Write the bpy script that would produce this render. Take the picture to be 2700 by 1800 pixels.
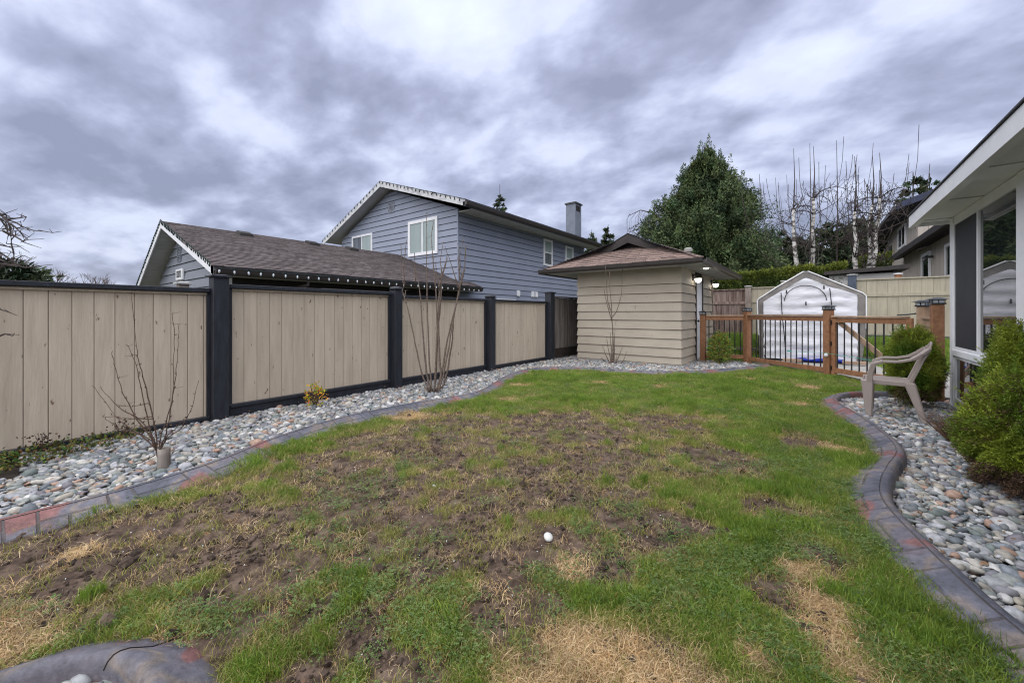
import bpy, math, random
import numpy as np
from mathutils import Vector, Matrix, Euler
random.seed(7); RNG = np.random.default_rng(7)
R = math.radians
for o in list(bpy.data.objects): bpy.data.objects.remove(o)
SC = bpy.context.scene
COL = SC.collection

# ------------------------------------------------------------------ camera
cam_d = bpy.data.cameras.new('camera'); cam = bpy.data.objects.new('camera', cam_d); COL.objects.link(cam)
cam.location = (0, 0, 1.2); cam.rotation_euler = (R(90), 0, R(37.19))
cam_d.sensor_width = 36.0; cam_d.lens = 13.9; cam_d.shift_y = -0.0276
cam_d.clip_start = 0.05; cam_d.clip_end = 2000
SC.camera = cam

# ------------------------------------------------------------------ exposure, world, sun
SC.view_settings.view_transform = 'Standard'; SC.view_settings.look = 'None'
SC.view_settings.exposure = 1.52; SC.view_settings.gamma = 1.0
SC.view_settings.use_curve_mapping = False
SC.cycles.use_denoising = True; SC.cycles.denoising_prefilter = 'NONE'; SC.cycles.filter_width = 1.15
SUN_EL, SUN_AZ = R(64), R(178)      # azimuth measured from +Y towards +X
w = bpy.data.worlds.new('World'); SC.world = w; w.use_nodes = True
nt = w.node_tree; N = nt.nodes; L = nt.links; N.clear()
def nd(t, **k):
    n = N.new(t)
    for a, b in k.items(): setattr(n, a, b)
    return n
def mth(op, a=None, b=None, c=None, clamp=False):
    n = N.new('ShaderNodeMath'); n.operation = op; n.use_clamp = clamp
    for i, v in enumerate((a, b, c)):
        if v is None: continue
        if isinstance(v, (int, float)): n.inputs[i].default_value = v
        else: L.new(v, n.inputs[i])
    return n.outputs[0]
tc = nd('ShaderNodeTexCoord'); sep = nd('ShaderNodeSeparateXYZ'); L.new(tc.outputs['Generated'], sep.inputs[0])
zz = mth('MAXIMUM', sep.outputs[2], 0.0)
den = mth('ADD', zz, 0.30)
cx_ = mth('DIVIDE', sep.outputs[0], den); cy_ = mth('DIVIDE', sep.outputs[1], den)
cmb = nd('ShaderNodeCombineXYZ'); L.new(cx_, cmb.inputs[0]); L.new(cy_, cmb.inputs[1])
mp = nd('ShaderNodeMapping'); L.new(cmb.outputs[0], mp.inputs[0])
mp.inputs['Location'].default_value = (3.1, 1.7, 0.0); mp.inputs['Rotation'].default_value = (0, 0, R(-28)); mp.inputs['Scale'].default_value = (0.95, 1.2, 1)
def noise(scale, detail, rough, dist=0.0, src=None):
    n = nd('ShaderNodeTexNoise'); n.inputs['Scale'].default_value = scale; n.inputs['Detail'].default_value = detail
    n.inputs['Roughness'].default_value = rough; n.inputs['Distortion'].default_value = dist
    L.new(src or mp.outputs[0], n.inputs['Vector']); return n.outputs['Fac']
n1 = noise(2.5, 8, 0.46, 0.10); n2 = noise(7.5, 7, 0.55, 0.05); n3 = noise(1.2, 3, 0.5)
n4 = noise(4.2, 5, 0.5, 0.1)
bil = mth('SUBTRACT', 1.0, mth('ABSOLUTE', mth('MULTIPLY_ADD', n4, 4.0, -2.0)))      # billows
s = mth('MULTIPLY', n1, 0.66); s = mth('MULTIPLY_ADD', n2, 0.17, s); s = mth('MULTIPLY_ADD', n3, 0.24, s); s = mth('MULTIPLY_ADD', bil, -0.055, s); s = mth('ADD', s, 0.048)
cr = nd('ShaderNodeValToRGB'); L.new(s, cr.inputs[0])
els = cr.color_ramp.elements
els[0].position = 0.44; els[0].color = (0.225, 0.245, 0.345, 1)
els[1].position = 0.72; els[1].color = (0.63, 0.68, 0.80, 1)
for p, c in ((0.51, (0.305, 0.33, 0.455)), (0.56, (0.405, 0.44, 0.59)), (0.615, (0.53, 0.57, 0.72))):
    e = els.new(p); e.color = (*c, 1)
# gentle brightening towards the zenith, as under any overcast sky
zen = mth('MULTIPLY_ADD', zz, 0.35, 0.86)
vm = nd('ShaderNodeVectorMath', operation='SCALE'); L.new(cr.outputs[0], vm.inputs[0]); L.new(zen, vm.inputs['Scale'])
bgc = nd('ShaderNodeBackground'); L.new(vm.outputs[0], bgc.inputs[0]); bgc.inputs[1].default_value = 0.515
sky = nd('ShaderNodeTexSky', sky_type='NISHITA'); sky.sun_disc = False; sky.sun_elevation = SUN_EL; sky.sun_rotation = SUN_AZ
sky.air_density = 1.0; sky.dust_density = 2.0
bgs = nd('ShaderNodeBackground'); L.new(sky.outputs[0], bgs.inputs[0]); bgs.inputs[1].default_value = 0.07
mix = nd('ShaderNodeMixShader'); mix.inputs[0].default_value = 0.90
L.new(bgs.outputs[0], mix.inputs[1]); L.new(bgc.outputs[0], mix.inputs[2])
out = nd('ShaderNodeOutputWorld'); L.new(mix.outputs[0], out.inputs[0])

sd = bpy.data.lights.new('sun', 'SUN'); sd.energy = 1.5; sd.angle = R(120); sd.color = (1.0, 0.965, 0.92)
sun = bpy.data.objects.new('sun', sd); COL.objects.link(sun)
sv = Vector((math.sin(SUN_AZ)*math.cos(SUN_EL), math.cos(SUN_AZ)*math.cos(SUN_EL), math.sin(SUN_EL)))
sun.rotation_euler = (-sv).to_track_quat('-Z', 'Y').to_euler(); sun.location = (5, -5, 20)

# ------------------------------------------------------------------ materials
def mat(name, col, col2=None, scale=4.0, detail=4, rough=0.75, bump=0.0, bscale=None, stretch=(1, 1, 1), rnd=0.0,
        contrast=(0.35, 0.65), metallic=0.0, spec=0.3, tone=False, speck=None, coord='world', emit=None, huev=0.0, trans=0.0):
    m = bpy.data.materials.new(name); m.use_nodes = True
    nt = m.node_tree; nn = nt.nodes; ll = nt.links
    b = nn['Principled BSDF']; b.inputs['Roughness'].default_value = rough; b.inputs['Metallic'].default_value = metallic
    b.inputs['Specular IOR Level'].default_value = spec
    if coord == 'world': g = nn.new('ShaderNodeNewGeometry').outputs['Position']
    else: g = nn.new('ShaderNodeTexCoord').outputs['Object']
    mp = nn.new('ShaderNodeMapping'); mp.inputs['Scale'].default_value = stretch; ll.new(g, mp.inputs[0])
    if coord == 'object':   # every copy gets its own stretch of the pattern
        oi = nn.new('ShaderNodeObjectInfo'); va = nn.new('ShaderNodeVectorMath'); va.operation = 'SCALE'
        cb = nn.new('ShaderNodeCombineXYZ'); 
        for i in range(3): ll.new(oi.outputs['Random'], cb.inputs[i])
        va.inputs['Scale'].default_value = 37.0; ll.new(cb.outputs[0], va.inputs[0]); ll.new(va.outputs[0], mp.inputs['Location'])
    n = nn.new('ShaderNodeTexNoise'); n.inputs['Scale'].default_value = scale; n.inputs['Detail'].default_value = detail
    n.inputs['Roughness'].default_value = 0.6; ll.new(mp.outputs[0], n.inputs['Vector'])
    if col2 is None: col2 = tuple(c*0.8 for c in col)
    r = nn.new('ShaderNodeValToRGB'); r.color_ramp.elements[0].position = contrast[0]; r.color_ramp.elements[1].position = contrast[1]
    r.color_ramp.elements[0].color = (*col2, 1); r.color_ramp.elements[1].color = (*col, 1); ll.new(n.outputs['Fac'], r.inputs[0])
    c = r.outputs[0]
    if speck:   # (colour, scale, threshold)
        n2 = nn.new('ShaderNodeTexNoise'); n2.inputs['Scale'].default_value = speck[1]; n2.inputs['Detail'].default_value = 2
        mp2 = nn.new('ShaderNodeMapping'); mp2.inputs['Scale'].default_value = (1.6, 1.6, .7); ll.new(g, mp2.inputs[0])
        if coord == 'object': ll.new(va.outputs[0], mp2.inputs['Location'])
        ll.new(mp2.outputs[0], n2.inputs['Vector'])
        r2 = nn.new('ShaderNodeValToRGB'); r2.color_ramp.elements[0].position = speck[2]; r2.color_ramp.elements[1].position = speck[2]+0.05
        ll.new(n2.outputs['Fac'], r2.inputs[0]); mx = nn.new('ShaderNodeMix'); mx.data_type = 'RGBA'
        ll.new(r2.outputs[0], mx.inputs['Factor']); ll.new(c, mx.inputs['A']); mx.inputs['B'].default_value = (*speck[0], 1)
        c = mx.outputs['Result']
    if rnd > 0 or huev > 0:
        oi = nn.new('ShaderNodeObjectInfo'); hs = nn.new('ShaderNodeHueSaturation')
        mr = nn.new('ShaderNodeMapRange'); mr.inputs['To Min'].default_value = 1-rnd; mr.inputs['To Max'].default_value = 1+rnd
        ll.new(oi.outputs['Random'], mr.inputs[0]); ll.new(mr.outputs[0], hs.inputs['Value']); ll.new(c, hs.inputs['Color'])
        if huev:
            wn = nn.new('ShaderNodeTexWhiteNoise'); wn.noise_dimensions = '1D'; ll.new(oi.outputs['Random'], wn.inputs['W'])
            mr2 = nn.new('ShaderNodeMapRange'); mr2.inputs['To Min'].default_value = 0.5-huev; mr2.inputs['To Max'].default_value = 0.5+huev
            ll.new(wn.outputs[0], mr2.inputs[0]); ll.new(mr2.outputs[0], hs.inputs['Hue'])
        c = hs.outputs[0]
    if tone:   # per-piece tone stored on the mesh
        at = nn.new('ShaderNodeAttribute'); at.attribute_name = 'tone'
        mx = nn.new('ShaderNodeMix'); mx.data_type = 'RGBA'; mx.blend_type = 'MULTIPLY'; mx.inputs['Factor'].default_value = 1.0
        ll.new(c, mx.inputs['A']); ll.new(at.outputs['Color'], mx.inputs['B']); c = mx.outputs['Result']
    ll.new(c, b.inputs['Base Color'])
    if bump > 0:
        nb = nn.new('ShaderNodeTexNoise'); nb.inputs['Scale'].default_value = bscale or scale*3; nb.inputs['Detail'].default_value = 4
        ll.new(mp.outputs[0], nb.inputs['Vector'])
        bp = nn.new('ShaderNodeBump'); bp.inputs['Strength'].default_value = bump; bp.inputs['Distance'].default_value = 0.02
        ll.new(nb.outputs['Fac'], bp.inputs['Height']); ll.new(bp.outputs[0], b.inputs['Normal'])
    if emit:
        b.inputs['Emission Color'].default_value = (*emit[0], 1); b.inputs['Emission Strength'].default_value = emit[1]
    if trans:
        tr = nn.new('ShaderNodeBsdfTranslucent'); ll.new(c, tr.inputs[0]); ms = nn.new('ShaderNodeMixShader'); ms.inputs[0].default_value = trans
        ll.new(b.outputs[0], ms.inputs[1]); ll.new(tr.outputs[0], ms.inputs[2])
        ll.new(ms.outputs[0], nn['Material Output'].inputs[0])
    return m
def ramp_mat(name, cols, rough=0.6, speck_scale=60, coord='object', bump=0.15, trans=0.0):
    """one colour per object (or instance), picked by its random number, with fine mottling"""
    m = bpy.data.materials.new(name); m.use_nodes = True; nn = m.node_tree.nodes; ll = m.node_tree.links
    b = nn['Principled BSDF']; b.inputs['Roughness'].default_value = rough; b.inputs['Specular IOR Level'].default_value = 0.35
    oi = nn.new('ShaderNodeObjectInfo'); r = nn.new('ShaderNodeValToRGB'); r.color_ramp.interpolation = 'CONSTANT' if len(cols) > 6 else 'LINEAR'
    e = r.color_ramp.elements; n = len(cols)
    e[0].position = 0; e[0].color = (*cols[0], 1); e[1].position = 1/n; e[1].color = (*cols[1], 1)
    for i in range(2, n): q = e.new(i/n); q.color = (*cols[i], 1)
    ll.new(oi.outputs['Random'], r.inputs[0])
    g = nn.new('ShaderNodeNewGeometry'); nz = nn.new('ShaderNodeTexNoise'); nz.inputs['Scale'].default_value = speck_scale; nz.inputs['Detail'].default_value = 5
    ll.new(g.outputs['Position'], nz.inputs['Vector'])
    mr = nn.new('ShaderNodeMapRange'); mr.inputs['From Min'].default_value = .3; mr.inputs['From Max'].default_value = .7
    mr.inputs['To Min'].default_value = .68; mr.inputs['To Max'].default_value = 1.18; ll.new(nz.outputs['Fac'], mr.inputs[0])
    vm = nn.new('ShaderNodeVectorMath'); vm.operation = 'SCALE'; ll.new(r.outputs[0], vm.inputs[0]); ll.new(mr.outputs[0], vm.inputs['Scale'])
    ll.new(vm.outputs[0], b.inputs['Base Color'])
    if bump:
        bp = nn.new('ShaderNodeBump'); bp.inputs['Strength'].default_value = bump; bp.inputs['Distance'].default_value = 0.01
        ll.new(nz.outputs['Fac'], bp.inputs['Height']); ll.new(bp.outputs[0], b.inputs['Normal'])
    if trans:
        tr = nn.new('ShaderNodeBsdfTranslucent'); ll.new(vm.outputs[0], tr.inputs[0]); ms = nn.new('ShaderNodeMixShader'); ms.inputs[0].default_value = trans
        ll.new(b.outputs[0], ms.inputs[1]); ll.new(tr.outputs[0], ms.inputs[2]); ll.new(ms.outputs[0], nn['Material Output'].inputs[0])
    return m
def glass(name, col, rough=0.03):
    m = bpy.data.materials.new(name); m.use_nodes = True; b = m.node_tree.nodes['Principled BSDF']
    b.inputs['Base Color'].default_value = (*col, 1); b.inputs['Roughness'].default_value = rough; b.inputs['Specular IOR Level'].default_value = 0.9
    b.inputs['IOR'].default_value = 1.6
    return m

M = dict(
 beige=mat('beige_fence_paint', (.50, .425, .335), (.40, .335, .26), scale=2.6, detail=8, stretch=(6, 6, .7), rough=.7, bump=.25, bscale=9, rnd=.07, coord='object', contrast=(.25, .62), speck=((.17, .12, .085), 13, .70)),
 black=mat('black_fence_paint', (.020, .024, .034), (.012, .014, .020), scale=6, stretch=(3, 3, .6), rough=.5, bump=.3, bscale=14, spec=.45),
 weather=mat('weathered_fence_wood', (.30, .27, .24), (.13, .105, .09), scale=3, detail=8, stretch=(7, 7, .5), rough=.9, bump=.4, rnd=.16, coord='object', contrast=(.3, .7)),
 weather_red=mat('weathered_stain_wood', (.30, .23, .20), (.10, .06, .05), scale=2.2, detail=8, stretch=(6, 6, .6), rough=.9, bump=.3, rnd=.14, coord='object', contrast=(.35, .65)),
 backbeige=mat('pale_olive_fence_paint', (.42, .38, .29), (.33, .30, .23), scale=2.6, detail=7, stretch=(6, 6, .6), rough=.75, bump=.2, rnd=.05, coord='object'),
 postgrey=mat('aged_post_wood', (.33, .28, .24), (.2, .16, .14), scale=5, stretch=(5, 5, .7), rough=.85, bump=.3, coord='object'),
 slate=mat('slate_blue_post_paint', (.075, .095, .13), (.05, .065, .09), scale=5, rough=.6),
 cedar=mat('stained_cedar', (.33, .165, .085), (.20, .095, .05), scale=3.2, detail=8, stretch=(5, 5, 5), rough=.65, bump=.25, bscale=16, rnd=.12, coord='object', contrast=(.3, .7)),
 cedar_old=mat('weathered_cedar_cap', (.42, .30, .21), (.26, .17, .11), scale=4, detail=8, rough=.8, bump=.3, bscale=16, rnd=.10, coord='object'),
 iron=mat('black_baluster_metal', (.012, .012, .013), (.02, .02, .02), scale=8, rough=.4, spec=.5),
 grey_siding=mat('blue_grey_siding_paint', (.270, .300, .375), (.235, .262, .330), scale=1.3, detail=6, rough=.6, bump=.08, bscale=22, rnd=.035, coord='world', contrast=(.3, .7)),
 garage_siding=mat('grey_siding_paint', (.255, .275, .315), (.215, .235, .27), scale=1.5, detail=6, rough=.6, bump=.08, bscale=22, rnd=.035),
 shed_siding=mat('tan_siding_paint', (.42, .372, .300), (.37, .325, .262), scale=1.8, detail=7, stretch=(1, 1, 2), rough=.6, bump=.10, bscale=24, rnd=.03, speck=((.30, .27, .21), 9, .70)),
 white=mat('white_trim_paint', (.80, .81, .82), (.72, .73, .75), scale=3, detail=6, rough=.5, bump=.04),
 fascia_dirty=mat('weathered_white_fascia', (.56, .57, .58), (.34, .35, .36), scale=3.4, detail=9, stretch=(1, 1, 2), rough=.6, contrast=(.36, .52)),
 soffit=mat('pale_soffit', (.50, .50, .49), (.43, .43, .42), scale=2.2, rough=.7),
 gutter=mat('dark_brown_gutter', (.040, .033, .030), (.028, .024, .022), scale=6, rough=.4, spec=.5),
 darkwall=mat('dark_brown_wall_and_gap_shade', (.022, .019, .018), (.014, .012, .012), scale=3, rough=.7),  # garage side wall brown; behind siding it paints the shade of board gaps
 shingle=mat('grey_brown_shingles', (.150, .125, .122), (.090, .076, .075), scale=9, detail=6, rough=.95, bump=.5, bscale=60, tone=True),
 shingle_red=mat('brown_asphalt_shingle', (.240, .172, .145), (.130, .094, .084), scale=10, detail=7, rough=.95, bump=.5, bscale=70, rnd=.22, coord='object'),
 shingle_dark=mat('dark_shingles', (.085, .085, .095), (.05, .05, .058), scale=8, detail=6, rough=.95, bump=.5, bscale=50, tone=True),
 gablet=mat('dark_brown_gablet', (.045, .038, .036), (.03, .026, .025), scale=4, rough=.6),
 screen=mat('dark_insect_screen', (.040, .042, .048), (.030, .032, .036), scale=2, rough=.6, spec=.25),
 pane=glass('window_glass', (.012, .016, .018), .02),
 pane_curtain=mat('glass_over_pale_blind', (.36, .42, .40), (.27, .33, .32), scale=1.6, stretch=(1, 1, .2), rough=.08, spec=.8),
 pane_dark=mat('glass_over_dark_blind', (.15, .17, .185), (.07, .08, .09), scale=3, stretch=(3, 3, .3), rough=.06, spec=.8),
 plastic=mat('taupe_resin', (.33, .28, .25), (.29, .245, .22), scale=3, rough=.42, spec=.45),
 tarp=mat('white_tarp', (.72, .73, .76), (.60, .61, .66), scale=3.2, detail=6, stretch=(1, 1, 3), rough=.55, bump=.7, bscale=6, contrast=(.3, .7)),
 cover=mat('grey_shelter_cover', (.215, .20, .185), (.12, .112, .105), scale=4, detail=7, rough=.6, bump=.6, bscale=8),
 bluetarp=mat('blue_tarp', (.012, .035, .35), (.008, .02, .2), scale=6, rough=.35, bump=.6),
 tan_house=mat('tan_vertical_boards', (.52, .47, .41), (.42, .375, .33), scale=2, detail=7, stretch=(4, 4, .5), rough=.8, bump=.2, rnd=.06, coord='object'),
 tan_house_dark=mat('brown_vertical_boards', (.34, .28, .24), (.25, .20, .17), scale=2, stretch=(4, 4, .5), rough=.8, rnd=.06, coord='object'),
 navy=mat('navy_fascia_paint', (.028, .038, .085), (.02, .028, .06), scale=3, rough=.45),
 concrete=mat('patio_concrete', (.36, .35, .32), (.27, .26, .24), scale=3, detail=8, rough=.85, bump=.2),
 bark=mat('twig_bark', (.125, .080, .058), (.065, .042, .032), scale=40, rough=.8, bump=.2, coord='world'),
 bark_grey=mat('sapling_bark', (.20, .155, .125), (.10, .075, .06), scale=30, rough=.8, bump=.3, coord='world'),
 birch=mat('birch_bark', (.62, .60, .56), (.09, .08, .075), scale=3.0, detail=6, stretch=(1, 1, 2.4), rough=.8, contrast=(.42, .56)),
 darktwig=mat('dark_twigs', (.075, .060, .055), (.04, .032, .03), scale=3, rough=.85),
 spruce=mat('spruce_needles', (.095, .140, .062), (.040, .072, .040), scale=.9, detail=6, rough=.75, contrast=(.38, .62), tone=True),
 conifer=mat('distant_conifer_needles', (.065, .095, .050), (.030, .052, .032), scale=.6, detail=5, rough=.8, tone=True),
 fir=mat('blue_green_fir_needles', (.085, .120, .105), (.05, .075, .068), scale=.7, detail=5, rough=.8, tone=True),
 hedge=mat('cedar_hedge_leaves', (.12, .16, .03), (.05, .085, .02), scale=2.2, detail=6, rough=.7, tone=True, contrast=(.35, .65)),
 cypress=mat('cypress_sprays', (.20, .27, .035), (.085, .165, .022), scale=3.4, detail=5, rough=.55, tone=True, contrast=(.38, .62), trans=.12),
 brownspray=mat('dry_inner_sprays', (.16, .10, .06), (.08, .05, .035), scale=9, rough=.85, tone=True),
 boxleaf=mat('variegated_leaves', (.20, .26, .05), (.08, .14, .03), scale=26, detail=3, rough=.45, tone=True),
 yellowleaf=mat('yellow_leaves', (.46, .36, .04), (.24, .24, .03), scale=30, rough=.5, tone=True),
 ivy=mat('creeping_groundcover', (.10, .14, .03), (.05, .055, .02), scale=14, rough=.6, tone=True),
 soil=mat('bed_soil', (.060, .048, .040), (.03, .025, .022), scale=9, detail=8, rough=.95, bump=.6, bscale=30),
 curbbody=mat('dark_curb_joint', (.115, .105, .105), (.075, .068, .068), scale=7, detail=8, rough=.75, bump=.4, bscale=40),
 stone_pale=mat('pale_stone', (.62, .63, .60), (.48, .5, .48), scale=20, rough=.6, coord='object'),
 lampglass=mat('lit_lamp_glass', (.8, .8, .75), (.7, .7, .65), rough=.3, emit=((1.0, .93, .80), 2.2)),
 bulb=mat('clear_bulb', (.62, .66, .70), (.5, .55, .6), scale=30, rough=.15, spec=.8),
 greenwire=mat('green_light_wire', (.006, .026, .020), (.004, .016, .014), scale=20, rough=.5),
 chim=mat('grey_chimney_paint', (.20, .225, .27), (.16, .18, .22), scale=2.5, rough=.8, bump=.2),
 straw=ramp_mat('straw_blades', [(.52, .33, .15), (.62, .43, .22), (.40, .28, .14), (.68, .52, .30)], rough=.7, speck_scale=5, bump=0, trans=.15),
 grassmat=ramp_mat('green_blades', [(.105, .200, .022), (.145, .255, .034), (.185, .295, .038), (.250, .335, .050)], rough=.5, speck_scale=3.5, bump=0, trans=.25),
 yellowgrass=ramp_mat('yellowing_blades', [(.24, .28, .05), (.34, .32, .08), (.20, .26, .045), (.42, .36, .15)], rough=.6, speck_scale=4, bump=0, trans=.2),
 clover=ramp_mat('clover_leaves', [(.075, .15, .026), (.11, .19, .035), (.06, .12, .022), (.15, .22, .06)], rough=.5, speck_scale=30, bump=0, trans=.2),
 clod=ramp_mat('soil_clods', [(.045, .031, .023), (.078, .054, .040), (.030, .021, .016), (.12, .086, .064)], rough=.95, speck_scale=80, bump=.6),
 pebble=ramp_mat('river_pebbles', [(.30, .31, .32), (.19, .205, .215), (.43, .43, .42), (.135, .155, .17), (.34, .32, .28), (.245, .265, .25), (.55, .55, .53), (.22, .22, .24), (.38, .35, .29), (.16, .19, .18), (.33, .34, .36), (.26, .24, .21), (.47, .45, .40), (.18, .17, .19), (.36, .24, .18), (.28, .30, .29), (.40, .41, .43), (.21, .235, .26)], rough=.55, speck_scale=45, bump=.12),
)
# stamped-concrete colour: long soft patches of slate, tan and brick red along the kerb
def curb_mat():
    m = bpy.data.materials.new('stamped_curb_concrete'); m.use_nodes = True; nn = m.node_tree.nodes; ll = m.node_tree.links
    b = nn['Principled BSDF']; b.inputs['Roughness'].default_value = .62
    g = nn.new('ShaderNodeNewGeometry'); n = nn.new('ShaderNodeTexNoise'); n.inputs['Scale'].default_value = 2.6; n.inputs['Detail'].default_value = 2.5
    ll.new(g.outputs['Position'], n.inputs['Vector'])
    r = nn.new('ShaderNodeValToRGB'); e = r.color_ramp.elements
    e[0].position = .36; e[0].color = (.080, .084, .108, 1); e[1].position = .66; e[1].color = (.215, .09, .085, 1)
    for p, c in ((.43, (.125, .125, .155)), (.47, (.185, .155, .135)), (.505, (.120, .120, .145)), (.55, (.14, .12, .14)), (.57, (.20, .095, .09))):
        q = e.new(p); q.color = (*c, 1)
    ll.new(n.outputs['Fac'], r.inputs[0])
    n2 = nn.new('ShaderNodeTexNoise'); n2.inputs['Scale'].default_value = 30; n2.inputs['Detail'].default_value = 12; n2.inputs['Roughness'].default_value = .72; ll.new(g.outputs['Position'], n2.inputs['Vector'])
    mr = nn.new('ShaderNodeMapRange'); mr.inputs['From Min'].default_value = .3; mr.inputs['From Max'].default_value = .7; mr.inputs['To Min'].default_value = .52; mr.inputs['To Max'].default_value = 1.32
    ll.new(n2.outputs['Fac'], mr.inputs[0]); oi = nn.new('ShaderNodeObjectInfo'); mr3 = nn.new('ShaderNodeMapRange'); mr3.inputs['To Min'].default_value = .84; mr3.inputs['To Max'].default_value = 1.1
    ll.new(oi.outputs['Random'], mr3.inputs[0]); mm = nn.new('ShaderNodeMath'); mm.operation = 'MULTIPLY'; ll.new(mr.outputs[0], mm.inputs[0]); ll.new(mr3.outputs[0], mm.inputs[1])
    vm = nn.new('ShaderNodeVectorMath'); vm.operation = 'SCALE'; ll.new(r.outputs[0], vm.inputs[0]); ll.new(mm.outputs[0], vm.inputs['Scale'])
    ll.new(vm.outputs[0], b.inputs['Base Color'])
    bp = nn.new('ShaderNodeBump'); bp.inputs['Strength'].default_value = .7; bp.inputs['Distance'].default_value = .01; ll.new(n2.outputs['Fac'], bp.inputs['Height']); ll.new(bp.outputs[0], b.inputs['Normal'])
    return m
M['curb'] = curb_mat()
# lawn floor: soil, thatch and green, blended by the same cover map that places the grass
def lawn_mat():
    m = bpy.data.materials.new('lawn_soil_and_thatch'); m.use_nodes = True; nn = m.node_tree.nodes; ll = m.node_tree.links
    b = nn['Principled BSDF']; b.inputs['Roughness'].default_value = .95; b.inputs['Specular IOR Level'].default_value = .15
    g = nn.new('ShaderNodeNewGeometry'); n = nn.new('ShaderNodeTexNoise'); n.inputs['Scale'].default_value = 13; n.inputs['Detail'].default_value = 10; n.inputs['Roughness'].default_value = .7
    ll.new(g.outputs['Position'], n.inputs['Vector'])
    r = nn.new('ShaderNodeValToRGB'); e = r.color_ramp.elements
    e[0].position = .30; e[0].color = (.022, .016, .014, 1); e[1].position = .75; e[1].color = (.25, .185, .14, 1)
    for p, c in ((.42, (.056, .039, .029)), (.52, (.100, .071, .053)), (.62, (.150, .110, .083))): q = e.new(p); q.color = (*c, 1)
    ll.new(n.outputs['Fac'], r.inputs[0])
    n2 = nn.new('ShaderNodeTexNoise'); n2.inputs['Scale'].default_value = 60; n2.inputs['Detail'].default_value = 6; ll.new(g.outputs['Position'], n2.inputs['Vector'])
    r2 = nn.new('ShaderNodeValToRGB'); e = r2.color_ramp.elements; e[0].position = .35; e[0].color = (.045, .075, .016, 1); e[1].position = .7; e[1].color = (.19, .20, .06, 1)
    ll.new(n2.outputs['Fac'], r2.inputs[0])
    at = nn.new('ShaderNodeAttribute'); at.attribute_name = 'cover'
    sp = nn.new('ShaderNodeSeparateColor'); ll.new(at.outputs['Color'], sp.inputs[0])
    mx = nn.new('ShaderNodeMix'); mx.data_type = 'RGBA'; ll.new(sp.outputs[0], mx.inputs['Factor']); ll.new(r.outputs[0], mx.inputs['A']); ll.new(r2.outputs[0], mx.inputs['B'])
    mx2 = nn.new('ShaderNodeMix'); mx2.data_type = 'RGBA'; ll.new(sp.outputs[1], mx2.inputs['Factor']); ll.new(mx.outputs['Result'], mx2.inputs['A']); mx2.inputs['B'].default_value = (.27, .185, .095, 1)
    ll.new(mx2.outputs['Result'], b.inputs['Base Color'])
    bp = nn.new('ShaderNodeBump'); bp.inputs['Strength'].default_value = .8; bp.inputs['Distance'].default_value = .015; ll.new(n.outputs['Fac'], bp.inputs['Height']); ll.new(bp.outputs[0], b.inputs['Normal'])
    return m
M['lawn'] = lawn_mat()
M['farground'] = mat('far_ground_grass', (.10, .11, .06), (.10, .09, .075), scale=.8, detail=8, rough=.95)

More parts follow.
